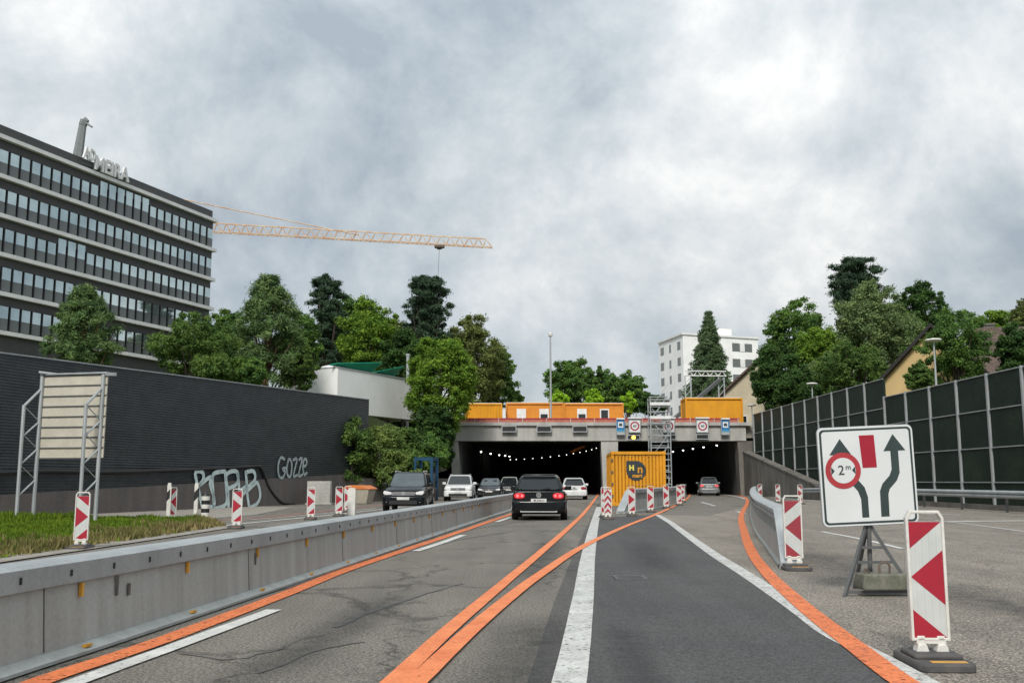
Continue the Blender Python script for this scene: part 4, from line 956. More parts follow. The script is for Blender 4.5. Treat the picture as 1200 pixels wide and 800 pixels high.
# frame with conveyor behind the right container
t = thing('conveyor_frame', 'pale steel gantry frame with a slanting conveyor behind the right container', 'gantry', (A(828,470,104).x, 104, 6.0))
b = MB(); p0, p1 = A(803,440,104), A(851,440.5,104)
b.bar(p0, p1, .35, .10); b.bar(p0+Vector((0,0,.5)), p1+Vector((0,0,.5)), .35, .10)
for i in range(10):
    a_, c_ = p0.lerp(p1, i/10), p0.lerp(p1, (i+1)/10); b.bar(a_+Vector((0,0,.5*(i%2))), c_+Vector((0,0,.5*((i+1)%2))), .07, .07)
b.build('beam', M['white_f'], t, world=True)
b = MB()
for x in (806, 845):
    q = A(x, 440, 104)
    for dx in (-.3, .3): b.bar((q.x+dx, 104, 6), (q.x+dx, 104, q.z), .12, .12)
    for i in range(9): z = 6.2+i*(q.z-6.4)/9; b.bar((q.x-.3,104,z), (q.x+.3,104,z+(q.z-6.4)/9), .06, .06)
b.build('leg', M['galv'], t, world=True)
b = MB(); b.bar(A(788,492,102), A(844,444,104), .5, .3); b.build('conveyor', M['steel_d'], t, world=True)

# ------------------------------------------------------------------ houses on the right
# apartment block
a0_, a1_ = A(772, 395, 190), A(800, 391, 178); zt = A(800, 392, 178).z
ap = thing('apartment_block', 'white apartment block with flat roof behind the dark spruce', 'building', (a1_.x, a1_.y, 6))
du = Vector((A(888,392,184).x-a1_.x, 6, 0)); dl = Vector((a0_.x-a1_.x, a0_.y-a1_.y, 0)); 
b = MB(); b.prism([(0,0),(1,0),(1+dl.x/du.length*0,0)][:2] + [(1,1),(0,1)], (a1_.x,a1_.y,6), du, dl, (0,0,zt-6)); b.build('wall', M['white'], ap, world=True)
b = MB(); b.prism([(-.02,-.02),(1.02,-.02),(1.02,1.02),(-.02,1.02)], (a1_.x,a1_.y,zt), du, dl, (0,0,.35)); b.build('roof', M['band'], ap, world=True)
b = MB(); b.prism([(.45,.2),(.72,.2),(.72,.8),(.45,.8)], (a1_.x,a1_.y,zt+.35), du, dl, (0,0,1.7)); b.build('roof_house', M['white'], ap, world=True)
dln = Vector((-abs(dl.y), -abs(dl.x), 0)).normalized(); dln = Vector((dl.y, -dl.x, 0)).normalized(); dln = dln if dln.y < 0 else -dln
dun = Vector((du.y, -du.x, 0)).normalized()
for i in range(6):
    z = zt-1.1-i*2.95-1.45
    if z < 8: break
    for f, wd_ in ((.16, 1.5), (.52, .9), (.86, 1.7)):
        b = MB(); q = Vector((a1_.x,a1_.y,0))+dl*f; e = dl.normalized()
        b.prism([(-wd_/2,z),(wd_/2,z),(wd_/2,z+1.5),(-wd_/2,z+1.5)], q+dln*.04, e, (0,0,1), -dln*.02); b.build('window', M['glass_g'], ap, world=True)
    for f, wd_ in ((.78, 4.4),):
        q = Vector((a1_.x,a1_.y,0))+du*f; e = du.normalized(); b = MB()
        b.prism([(-wd_/2,z),(wd_/2,z),(wd_/2,z+1.55),(-wd_/2,z+1.55)], q+dun*.04, e, (0,0,1), -dun*.02); wn_ = b.build('window', M['glass_g'], ap, world=True)
        b = MB(); b.prism([(-wd_*.12,z),(wd_*.12,z),(wd_*.12,z+1.55),(-wd_*.12,z+1.55)], q+dun*.08, e, (0,0,1), -dun*.03); b.build('shutter', M['band'], ap, world=True)
def house(name, label, px, pg, Y, zb, w, dep, hw, hr, rz, mw, mr, winl=(), chim=None):
    p = A(px, pg, Y); t = thing(name, label, 'house', (p.x, Y, zb), rz)
    b = MB(); b.prism([(-w/2,0),(w/2,0),(w/2,hw),(0,hw+hr),(-w/2,hw)], (0,0,0), (1,0,0), (0,0,1), (0,dep,0)); b.build('wall', mw, t)
    b = MB(); sl = hr/(w/2); o_ = .55
    for s in (-1, 1):
        b.prism([(0,hw+hr+.05),(s*(w/2+o_),hw-o_*sl+.05),(s*(w/2+o_),hw-o_*sl+.3),(0,hw+hr+.32)], (0,-.6,0), (1,0,0), (0,0,1), (0,dep+1.2,0))
    b.build('roof', mr, t)
    for x, z, ww, hh_ in winl:
        b = MB(); b.box((x,-.02,z), (ww,.1,hh_)); wn_ = b.build('window', M['white_f'], t)
        b = MB(); b.box((x,-.08,z), (ww-.2,.04,hh_-.2)); b.build('pane', M['glass_d'], wn_)
    if chim:
        b = MB(); b.box((chim[0],chim[1],hw+hr*.5+1.2), (.8,.8,2.6)); b.box((chim[0],chim[1],hw+hr*.5+2.55), (1,1,.14)); b.build('chimney', M['conc_d'], t)
    return t
house('gabled_house', 'cream gable house with dark roof rising behind the noise barrier', 1094, 430, 64, 3, 9.5, 10, 3.2, 5.0, R(-27), M['cream'], M['roof_d'])
house('tiled_house', 'old house with brown tiled roof and chimney behind the noise barrier', 1146, 420, 78, 3, 9, 9, 6.2, 3.9, R(-104), M['creamw'], M['tiles'], (), (-.5, 1.0))
house('pale_house', 'pale house with brown sloping roof between container and dark trees', 890, 470, 112, 4, 10, 10, 6.5, 4.2, R(-30), M['creamw'], M['tiles'], ((-2,4,1.1,1.4),(1,4,1.1,1.4)))

# ------------------------------------------------------------------ noise barrier and retaining wall on the right
FX = 20.9
nb = thing('noise_barrier', 'long tall dark green noise barrier with steel posts along the right side', 'noise barrier', (FX, 28, 0))
def gz(Y): return 0.0 if Y < 62 else (Y-62)/24*3.3
ys = [25+3*i for i in range(21)]
for i in range(20):
    y0, y1 = ys[i], ys[i+1]; top_ = 5.9 if y1 <= 55.5 else 6.95
    if y1 <= 55.5: rails = [1.2, 2.7, 4.35, 5.9]
    else: rails = [2.1, 3.7, 5.3, 6.95]
    b = MB(); g0, g1 = gz(y0)+.25, gz(y1)+.25
    b.prism([(y0+.07,g0),(y1-.07,g1),(y1-.07,top_),(y0+.07,top_)], (FX+.03,0,0), (0,1,0), (0,0,1), (.10,0,0)); b.build('panel', M['fence_p'], nb, world=True)
    for z in rails:
        if z > max(g0, g1)+.1: b = MB(); b.box((FX, (y0+y1)/2, z), (.05,2.84,.045)); b.build('rail', M['galv'], nb, world=True)
for i, y in enumerate(ys):
    top_ = 5.95 if y < 55.5 else 7.0
    b = MB(); 
    b.box((FX-.06,y,(top_+gz(y))/2), (.02,.13,top_-gz(y))); b.box((FX+.0,y,(top_+gz(y))/2), (.10,.03,top_-gz(y)-.01)); b.build('post', M['galv'], nb, world=True)
b = MB(); b.prism([(25,0),(62,0),(62,.24),(25,.24)], (FX-.1,0,0), (0,1,0), (0,0,1), (.3,0,0)); b.build('plinth', M['conc_d'], nb, world=True)
b = MB(); b.prism([(58,0),(86,0),(86,3.7),(66,.95),(58,.3)], (FX-.75,0,0), (0,1,0), (0,0,1), (.55,0,0)); b.bar((FX-.45,66,1.0), (FX-.45,86,3.75), .7, .12)
tag(b.build('ramp_wall', M['conc_d']), 'dirty concrete retaining wall sloping up to the right tunnel bore', 'wall')
gr = thing('guard_rail', 'low steel guard rail in front of the right noise barrier', 'guard rail', (FX-1.1, 28, 0))
b = MB(); b.sweep([(FX-1.1,22,.72),(FX-1.1,40,.72),(FX-1.15,60,.72),(FX-.95,68,.6)], [(0,-.16),(-.07,-.1),(-.07,-.04),(0,0),(-.07,.04),(-.07,.1),(0,.16),(.02,.16),(.03,0),(.02,-.16)]); b.build('beam', M['galv'], gr, world=True)
for i in range(11):
    b = MB(); b.box((FX-1.0, 24+4*i, .4), (.1,.06,.8)); b.build('post', M['steel_d'], gr, world=True)

# ------------------------------------------------------------------ temporary steel barriers
def steel_barrier(label, pts, h, side, nref=0, slots=False, taper=None):
    P = cr([Vector((p[0], p[1], 0)) for p in pts], 8)
    root = thing('steel_barrier', label, 'barrier', tuple(P[0]), 0, 'temporary steel barriers')
    n = len(P); sc = [1.0]*n
    if taper:
        acc = 0
        for i in range(1, n):
            acc += (P[i]-P[i-1]).length
            sc[i] = min(1, .12+.88*acc/taper)
        sc[0] = .12
    zr_ = h-.17
    lo = h*.52 if slots else zr_+.01
    b = MB(); b.sweep(P, [(-.14,.07),(.14,.07),(.11,lo),(-.11,lo)], scale=sc); b.build('panel', M['galv_p'], root, world=True)
    b = MB(); b.sweep(P, [(-.155,zr_),(.155,zr_),(.155,h-.025),(.10,h),(-.10,h),(-.155,h-.025)], scale=sc); b.build('top_rail', M['galv'], root, world=True)
    b = MB(); fw_ = .17 if slots else .24; b.sweep(P, [(-fw_,0.012),(fw_,0.012),(fw_,.035),(.15,.075),(-.15,.075),(-fw_,.035)]); b.build('foot_rail', M['galv_p'], root, world=True)
    # joints, bolts, drain slots, along the arc
    L_ = [0]
    for i in range(1, n): L_.append(L_[-1]+(P[i]-P[i-1]).length)
    def at(s):
        for i in range(1, n):
            if L_[i] >= s: 
                t = (s-L_[i-1])/(L_[i]-L_[i-1]); d = (P[i]-P[i-1]).normalized(); return P[i-1].lerp(P[i], t), d, sc[i-1]+(sc[i]-sc[i-1])*t
        return P[-1], (P[-1]-P[-2]).normalized(), 1
    jb, bb, rb_, ry = MB(), MB(), MB(), MB()
    s = 1.0
    while s < L_[-1]-.3:
        p, d, k = at(s); rt_ = Vector((d.y, -d.x, 0)); Mx = Matrix((d, rt_, Vector((0,0,1)))).transposed().to_4x4(); Mx.translation = p
        if slots:
            jq = MB(); jq.box((0,0,(lo+zr_)/2*k), (.16,.20,(zr_-lo+.02)*k), 0, Mx); jq.build('post', M['galv_p'], root, world=True)
        s += .5 if slots else 4.0
        if not slots:
            jb.bar(Mx @ Vector((0,side*.141,.085)), Mx @ Vector((0,side*.1115,zr_-.005)), .012, .006, 0, Mx.to_3x3() @ Vector((0,1,0)))
    s = .3
    while s < min(L_[-1], 46):
        p, d, k = at(s); rt_ = Vector((d.y, -d.x, 0)); Mx = Matrix((d, rt_, Vector((0,0,1)))).transposed().to_4x4(); Mx.translation = p
        if k > .9: bb = MB(); bb.box((0,side*.157,(zr_+.075)), (.022,.012,.045), 0, Mx); bb.build('bolt', M['black'], root, world=True)
        s += .62
    if jb.v: jb.build('joint_lines', M['steel_d'], root, world=True)
    for i in range(nref):
        s = 3.55+i*1.9
        p, d, k = at(s); rt_ = Vector((d.y, -d.x, 0)); Mx = Matrix((d, rt_, Vector((0,0,1)))).transposed().to_4x4(); Mx.translation = p
        b = MB(); b.box((0,side*.134,zr_-.065), (.03,.025,.10), 0, Mx); b.build('reflector', M['amber'], root, world=True)
        b = MB(); b.box((0,side*.205,.064), (.09,.03,.018), 0, Mx); b.build('reflector', M['amber'], root, world=True)
    if nref:
        b = MB(); rr = random.Random(5)
        for s in (2.62, 2.75, 6.0, 6.2, 9.2): 
            p, d, k = at(s); rt_ = Vector((d.y, -d.x, 0)); Mx = Matrix((d, rt_, Vector((0,0,1)))).transposed().to_4x4(); Mx.translation = p
            b.box((0,side*.134,zr_-.09-rr.random()*.08), (.022+rr.random()*.02,.008,.09+rr.random()*.07), 0, Mx)
        b.build('tar_smear', M['tar'], root, world=True)
    return root
Lp = [G(0,795), G(300,697), G(590,600.5)]
d0 = (Lp[1]-Lp[0]).normalized()
lb = [Lp[0]-d0*4.5-Vector((.14,0,0)), Lp[0]-Vector((.14,0,0)), Lp[1]-Vector((.14,0,0)), Lp[2]-Vector((.14,0,0)), Vector((1.6,62,0)), Vector((3.6,84,0)), Vector((5.4,104,0))]
steel_barrier('long straight grey steel barrier along the left edge of the lane', lb, .70, 1, 16)
rb2 = [G(920,667)+Vector((.1,0,0)), G(899,643)+Vector((.15,0,0)), G(884,620)+Vector((.15,0,0)), G(879.5,600)+Vector((.15,0,0)), G(881,587)+Vector((.15,0,0)), G(886,582.5), G(897,580.5)]
steel_barrier('curving steel barrier with sloped near end beside the right orange line', rb2, .84, -1, 0, True, taper=1.3)
mb2 = [G(727,602), G(745,599.5), G(770,595), G(792,589.5), G(802,581), G(803,575)]
steel_barrier('short slotted steel barrier with sloped end beside the yellow container', mb2, .95, 1, 0, True, taper=1.6)

# ------------------------------------------------------------------ warning beacons
def beacon_proto(kind, dull=False):
    nm = 'warning_beacon'
    root = thing(nm, '', 'beacon', (0,0,0), 0, 'red and white warning beacons')
    w, z0, z1 = .25, .20, 1.08; h = z1-z0
    red = M['rdull'] if dull else M['rrefl']
    b = MB(); b.prism([(-.17,-.38),(.17,-.38),(.21,-.32),(.21,.25),(.17,.31),(-.17,.31),(-.21,.25),(-.21,-.32)], (0,0,0), (1,0,0), (0,1,0), (0,0,.065)); b.box((0,0,.08), (.36,.34,.04)); b.build('base', M['rubber'], root, bevel=.015)
    for x in (-.075, .075):
        b = MB(); b.box((x,0,.15), (.06,.05,.13)); b.prism([(-.05,0),(.05,0),(.03,.06),(-.03,.06)], (x,-.05,.098), (1,0,0), (0,0,1), (0,.1,0)); b.build('foot', M['wplast'], root, bevel=.008)
    fw = .022
    b = MB(); o = w/2+fw
    outer = [(-o,z0-fw),(o,z0-fw),(o,z1+.03),(o-.035,z1+.085),(-o+.035,z1+.085),(-o,z1+.03)]
    inner = [(-w/2+.0,z0),(w/2,z0),(w/2,z1+.02),(w/2-.025,z1+.062),(-w/2+.025,z1+.062),(-w/2,z1+.02)]
    n = 6; vs = [(x,-.025,z) for x,z in outer]+[(x,-.025,z) for x,z in inner]+[(x,.025,z) for x,z in outer]+[(x,.025,z) for x,z in inner]
    fs = []
    for i in range(n):
        j = (i+1)%n; fs += [(i,j,n+j,n+i), (2*n+i,3*n+i,3*n+j,2*n+j), (i,2*n+i,2*n+j,j), (n+i,n+j,3*n+j,3*n+i)]
    b.add(vs, fs); b.box((0,0,z0-fw-.012), (w*.9,.045,.024)); b.build('frame', M['wplast'], root, bevel=.005)
    # panel: patterned sheet, red fields cut as polygons
    if kind == 'chev':
        reds = []
        for c in (.0, .27, .54, .81):
            reds.append([(0,c-.09),(.5,c+.10),(1,c-.09),(1,c+.04),(.5,c+.22),(0,c+.04)])
    else:
        reds = [[(0,1),(1,1),(0,.765)], [(0,.52),(1,.28),(1,.75)], [(0,.24),(0,0),(1,0)]]
        if kind == 'right': reds = [[(1-x, y) for x, y in r_] for r_ in reds]
    b = MB(); b.box((0,0,(z0+z1)/2), (w,.022,h), 0)
    for r_ in reds:
        cl_ = [(min(max(x,0),1), min(max(y,0.0),1.0)) for x, y in r_]
        if kind == 'chev':
            left = [(0,max(0,r_[0][1])),(.5,max(0,min(1,r_[1][1]))),(.5,min(1,r_[4][1])),(0,min(1,max(0,r_[5][1])))]
            polys = [left, [(1-x,y) for x,y in left]]
        else: polys = [cl_]
        for pl in polys:
            for s in (-1, 1):
                b.prism([((x-.5)*w*.995, z0+.002+y*(h-.004)) for x, y in pl], (0, s*.0112, 0), (1,0,0), (0,0,1), (0, s*.002, 0), 1)
    b.build('panel', [M['wrefl'], red], root)
    b = MB(); b.box((.03,-.27,.0655), (.26,.07,.004)); b.build('base_mark', M['amber'], root)
    return root
BP = {}
def beacon(px, py, kind, label, rz=0, dull=False, z=0.0, sc=.91):
    p = G(px, py); p.z = z
    key = (kind, dull)
    if key not in BP: r = BP[key] = beacon_proto(kind, dull); r.location = p; r.rotation_euler = (0,0,R(rz)); r['label'] = label
    else: r = dup(BP[key], p, R(rz), label)
    r.scale = (sc, sc, sc); return r
beacon(1092, 778, 'left', 'nearest large red and white beacon on a rubber base at lower right', -3)
beacon(931, 667, 'left', 'beacon with faded red at the near end of the curved barrier', -3, True)
beacon(891, 588, 'left', 'distant beacon standing behind the far bend of the curved barrier', 3, True)
beacon(912, 589, 'left', 'distant beacon midway between curved barrier bend and large white sign', 0, True)
beacon(938, 590.5, 'right', 'distant beacon close to the left edge of the large white sign', 0, True)
beacon(709, 606.5, 'left', 'beacon just left of and behind the chevron beacon by the yellow container', 5)
beacon(712.5, 608.5, 'chev', 'beacon with upward red chevrons at the split of the orange lines', -5)
beacon(740.5, 604.5, 'right', 'beacon at the sloped near end of the slotted barrier', -4)
beacon(762.5, 600, 'right', 'middle beacon in front of the slotted barrier', -4)
beacon(780.8, 595.5, 'right', 'beacon at the right corner of the yellow container', -4)
beacon(796, 592, 'right', 'beacon at the far end of the slotted barrier in front of its twin', -4)
beacon(800, 588, 'right', 'rear beacon almost hidden behind its twin at the far end of the slotted barrier', -4)
beacon(94, 643, 'right', 'beacon on the grass verge below the back of the large road sign', 5)
beacon(277, 619, 'right', 'beacon at the tip of the grass verge in front of the pale blue graffiti', 5)
beacon(364, 608.5, 'right', 'beacon before the concrete block beyond the left barrier', 5)
beacon(397, 604.5, 'right', 'beacon left of the white post near the grit bin', 5)
beacon(407, 600, 'right', 'beacon partly hidden behind the white post near the grit bin', 5)
beacon(202, 609.5, 'left', 'beacon turned edge on beside the delineator posts', 62)
# delineator posts and a striped bollard
def post(px, py, label, h=1.05, m=None, band=True):
    p = G(px, py); t = thing('delineator_post', label, 'post', p, 0, 'white delineator posts')
    b = MB(); b.prism([(-.06,-.05),(.06,-.05),(.06,.03),(0,.06),(-.06,.03)], (0,0,0), (1,0,0), (0,1,0), (0,0,h-.05)); b.prism([(-.05,-.04),(.05,-.04),(.05,.02),(0,.05),(-.05,.02)], (0,0,h-.05), (1,0,0), (0,1,0), (0,0,.05)); b.build('body', M['wplast'], t, bevel=.006)
    if band:
        b = MB(); b.prism([(-.064,h*.50),(.064,h*.62),(.064,h*.86),(-.064,h*.74)], (0,-.054,0), (1,0,0), (0,0,1), (0,.118,0)); b.build('band', M['black'], t)
    return t
post(197, 609, 'white delineator post with dark band left of the edge-on beacon', 1.2)
post(229, 609.5, 'white delineator post with dark band beside the striped bollard', 1.2)
post(412, 603.5, 'plain thick white post in front of the grit bin', 1.0, band=False).scale = (2.4,2.4,1)
p = G(240, 610); t = thing('striped_bollard', 'short black and white striped bollard with rounded top on the verge tip', 'bollard', p)
b = MB()
for i in range(6): b.lathe([(.13,.13*i),(.13,.13*i+.13)], 14, (0,0,0), i % 2)
b.lathe([(.13,.78),(.11,.85),(.06,.90),(.01,.92)], 14, (0,0,0), 0); b.build('body', [M['black'], M['wplast']], t, smooth=True)
b = MB(); b.lathe([(.2,0),(.18,.04)], 14); b.build('base', M['rubber'], t)

# ------------------------------------------------------------------ large white lane sign on a tripod
def lane_sign():
    p = G(1021, 695); t = thing('lane_sign', 'large tilted white sign with two arrows and a 2 m limit on a tripod', 'traffic sign', p, R(2))
    Y = p.y; k = Y/F
    w, h = 1.12, 1.13; cz = A(1018, 557, Y).z; tilt = R(-2.6)
    Ms = Matrix.Translation((-.02,-.12,cz)) @ Matrix.Rotation(-tilt*-1, 4, 'Y') @ Matrix.Rotation(R(3), 4, 'X')
    def rr(w_, h_, r_, n=5):
        pts = []
        for cx, cy, a0 in ((w_/2-r_,h_/2-r_,0),(-w_/2+r_,h_/2-r_,90),(-w_/2+r_,-h_/2+r_,180),(w_/2-r_,-h_/2+r_,270)):
            for i in range(n+1): a = R(a0+90*i/n); pts.append((cx+r_*math.cos(a), cy+r_*math.sin(a)))
        return pts
    def layer(b, pts, y, th, mi=0):
        bb = MB(); bb.prism(pts, (0,y,0), (1,0,0), (0,0,1), (0,th,0)); b.add(bb.v, bb.f, mi, Ms)
    b = MB(); layer(b, rr(w,h,.07), 0, .03); b.build('plate', M['galv'], t, bevel=.006)
    b = MB(); layer(b, rr(w-.012,h-.012,.066), -.003, .003); layer(b, rr(w-.05,h-.05,.05), -.005, .002, 1); layer(b, rr(w-.10,h-.10,.035), -.0075, .0025); b.build('face', [M['sign_w'], M['sign_k']], t)
    y = -.0105
    def mapv(pts): return pts
    # left arrow with bent shaft, passing behind the ring
    b = MB(); layer(b, [(-.30,.43),(-.18,.25),(-.26,.25),(-.26,.12),(-.34,.12),(-.34,.25),(-.43,.25)], y, .003); b_ = [(-.185,-.10),(-.13,-.17),(-.10,-.26),(-.10,-.47),(-.02,-.47),(-.02,-.24),(-.05,-.13),(-.13,-.03)]; layer(b, [(q[0]-.0, q[1]) for q in b_], y, .003); b.build('left_arrow', M['sign_k'], t)
    b = MB(); layer(b, [(.32,.46),(.455,.27),(.37,.27),(.37,.02),(.33,-.07),(.24,-.16),(.22,-.22),(.215,-.47),(.12,-.47),(.125,-.18),(.16,-.10),(.25,-.01),(.28,.06),(.28,.27),(.20,.27)], y, .003); b.build('right_arrow', M['sign_k'], t)
    b = MB(); layer(b, [(-.075,.46),(.10,.46),(.11,.09),(-.055,.09)], y, .003); b.build('red_field', M['rrefl'], t)
    n = 40
    def circ(cx, cy, r_): return [(cx+r_*math.cos(2*math.pi*i/n), cy+r_*math.sin(2*math.pi*i/n)) for i in range(n)]
    cx, cy = -.285, .07
    b = MB(); layer(b, circ(cx,cy,.205), y-.003, .003, 0); layer(b, circ(cx,cy,.145), y-.006, .003, 1)
    b.build('limit_ring', [plain('red_limit_ring', (.42,.04,.05), .4), M['sign_w']], t)
    b = MB(); b.text('2', .155, Ms @ face_M(Vector((cx-.025,y-.008,cy)), (1,0,0), (0,-1,0)), 0, .001, .001); b.text('m', .085, Ms @ face_M(Vector((cx+.058,y-.008,cy+.035)), (1,0,0), (0,-1,0)), 0, .001, .001)
    for s in (-1, 1): layer(b, [(cx+s*.14,cy-.045),(cx+s*.14,cy+.045),(cx+s*.10,cy)] , y-.008, .002)
    b.build('limit_text', M['sign_k'], t)
    b = MB(); zc = cz-h/2
    b.tube((0,.0,.2), (0,-.07,cz+.3), .028, .028, 8); b.build('mast', M['steel_d'], t)
    for x, y_ in ((-.42,-.30),(.40,-.26),(.0,.5)):
        b = MB(); b.bar((x*.02,0,zc+.03), (x,y_,.0), .035, .035); b.build('leg', M['steel_d'], t)
    b = MB(); b.bar((-.2,-.15,.36), (.2,-.13,.36), .03, .03); b.bar((-.38,-.27,.045), (.4,-.25,.045), .03, .03); b.bar((-.12,-.09,.52), (.12,-.09,.52), .03, .03); b.build('brace', M['steel_d'], t)
    wt_ = thing('ballast_block', 'mossy concrete ballast block with lifting loop on the sign tripod', 'ballast block', p+Vector((.05,-.22,.075)), R(2))
    b = MB(); b.prism([(-.27,0),(.27,0),(.28,.04),(.25,.17),(-.25,.17),(-.28,.04)], (0,-.16,0), (1,0,0), (0,0,1), (0,.3,0)); b.build('block', mat('mossy_concrete', (.17,.165,.135), .9, c2=(.10,.105,.075), scale=7, fine=(30,.2)), wt_, bevel=.015)
    b = MB(); b.path(cr([(-.02,0,.17),(-.02,0,.26),(.04,0,.29),(.09,0,.26),(.09,0,.17)], 4), .012, 6); b.path(cr([(-.2,0,.17),(-.18,0,.22),(-.14,0,.17)], 3), .012, 6); b.build('lifting_loop', M['rust'], wt_)
lane_sign()

# ------------------------------------------------------------------ back of the big road sign on the left
p1, p2 = G(35,611.5), G(118,612.5); Y = p1.y
bs = thing('road_sign', 'back of a tall pale road sign on two lattice steel legs before the dark wall', 'road sign', (p1+p2)/2, math.atan2(p2.y-p1.y, p2.x-p1.x))
bw = (A(134,500,Y).x-A(46,500,Y).x); z1, z0 = A(90,441,Y).z, A(90,537,Y).z; cx = (A(134,500,Y).x+A(46,500,Y).x)/2-bs.location.x
b = MB(); nb_ = 8
for i in range(nb_): hh = (z1-z0)/nb_; b.box((cx,.0,z0+hh*(i+.5)), (bw,.045,hh-.02))
b.build('panel', M['sign_back'], bs, bevel=.006)
b = MB()
for i in range(nb_+1): b.box((cx,-.01,z0+(z1-z0)*i/nb_), (bw-.02,.09,.035))
b.build('stiffener', M['steel_d'], bs)
b = MB(); b.box((cx,-.02,z1+.05), (bw+.05,.16,.05)); b.bar((cx+bw/2-.1,0,z1+.02), (cx+bw/2+.55,-.4,z1-.05), .08, .1); b.bar((cx-bw/2,-.2,z1+.12), (cx-bw/2+.6,.1,z1+.05), .06, .06); b.build('top_rail', M['galv'], bs)
for sx in (-bw/2+.04, bw/2-.10):
    b = MB(); xb = cx+sx-.02; xf = xb-.13; ya = -.06; yf = -.62
    zf = z1-.95
    b.tube((xb,ya,0), (xb,ya,z1), .06, .06, 8); b.tube((xf,yf,0), (xf,yf,zf), .055, .055, 8)
    b.tube((xf,yf,zf-.03), (xb,ya,zf+.55), .04, .04, 6)
    for z_ in (.8, 1.75, 2.6): 
        if z_+.5 < zf: b.tube((xf,yf,z_), (xb,ya,z_+.5), .03, .03, 6); b.tube((xb,ya,z_+.5), (xf,yf,z_+.95), .018, .018, 5)
    b.build('leg', M['galv'], bs, smooth=True)

# ------------------------------------------------------------------ yellow container on the road
pc = G(749, 592.5); cw_, chh, cdp = 2.62, 2.85, 6.0
yc = thing('shipping_container', 'yellow orange shipping container with dark round logo standing on the road', 'container', pc, R(-3))
k = pc.y/F; cw_ = 62*k; chh = 62.5*k
b = MB(); b.box((0,cdp/2,chh/2), (cw_-.14,cdp-.1,chh-.1)); 
b.build('body', M['yellow_c'], yc)
b = MB()
for s in (-1, 1):
    b.box((s*(cw_/2-.06),.02,chh/2), (.14,.2,chh)); b.box((s*(cw_/2-.06),cdp,chh/2), (.14,.14,chh))
    for z in (.08, chh-.08): b.box((s*(cw_/2-.06),cdp/2,z), (.13,cdp-.3,.15))
for z in (.08, chh-.08): b.box((0,.02,z), (cw_-.27,.18,.15)); b.box((0,cdp,z), (cw_-.27,.12,.15))
b.build('frame', M['yellow_c'], yc, bevel=.01)
b = MB(); q = (cw_-.3)/14
for i in range(14):
    x = -cw_/2+.15+q*i; b.add([(x,.05,.17),(x+q*.2,.05,.17),(x+q*.3,-.0,.17),(x+q*.9,-.0,.17),(x+q,.05,.17),(x,.05,chh-.17),(x+q*.2,.05,chh-.17),(x+q*.3,0,chh-.17),(x+q*.9,0,chh-.17),(x+q,.05,chh-.17)], [(0,1,6,5),(1,2,7,6),(2,3,8,7),(3,4,9,8)])
for i in range(26):
    y_ = .2+i*(cdp-.4)/26; q2 = (cdp-.4)/26
    b.add([(-cw_/2+.05,y_,.17),(-cw_/2+.05,y_+q2*.4,.17),(-cw_/2+.005,y_+q2*.5,.17),(-cw_/2+.005,y_+q2*.9,.17),(-cw_/2+.05,y_+q2,.17),(-cw_/2+.05,y_,chh-.17),(-cw_/2+.05,y_+q2*.4,chh-.17),(-cw_/2+.005,y_+q2*.5,chh-.17),(-cw_/2+.005,y_+q2*.9,chh-.17),(-cw_/2+.05,y_+q2,chh-.17)], [(0,1,6,5),(1,2,7,6),(2,3,8,7),(3,4,9,8)])
b.build('corrugated_sheet', M['yellow_c'], yc)
b = MB()
for s in (-1, 1):
    for z in (.08, chh-.08): b.box((s*(cw_/2-.06),-.02,z), (.18,.2,.17))
b.build('corner_casting', M['yellow_c'], yc, bevel=.02)
b = MB()
for x in (-cw_/2+.02,):
    for z in (.5, 1.1, 1.7, 2.3): b.box((x,-.07,z), (.10,.12,.14))
b.build('hinge', M['rust'], yc)
# logo: dark disc with a square corner, yellow H, outlined n, lettering below
lx, lz, lr = -.12, chh-.98, .50
b = MB(); n = 36; pts = []
for i in range(n+1):
    a = R(-180+270*i/n); pts.append((lx+lr*math.cos(a), lz+lr*math.sin(a)))
pts.append((lx-lr, lz+lr)); b.prism(pts, (0,-.012,0), (1,0,0), (0,0,1), (0,.008,0)); b.build('logo_disc', plain('dark_logo_print', (.02,.028,.035), .5), yc)
b = MB(); b.text('H', .36, face_M(Vector((lx-.23,-.018,lz+.14)), (1,0,0), (0,-1,0)), 0, .004, .018); b.build('logo_letter', M['yel'], yc)
b = MB(); b.text('n', .58, face_M(Vector((lx+.20,-.018,lz+.07)), (1,0,0), (0,-1,0)), 0, .004, .012); b.text('mart', .26, face_M(Vector((lx+.05,-.018,lz-.25)), (1,0,0), (0,-1,0)), 0, .004, .010); b.build('logo_letter', M['yellow_c'], yc)
b = MB(); rr = random.Random(4); x = -cw_/2+.35
for zc, hh, xs0, xs1 in ((chh-.22,.07,-1.1,1.1), (lz-lr-.22,.07,-.62,.62)):
    x = xs0
    while x < xs1: l_ = rr.uniform(.06,.2); b.box((x+l_/2,-.006,zc), (l_,.006,hh)); x += l_+rr.uniform(.03,.14)
b.build('faded_lettering', M['brown'], yc)

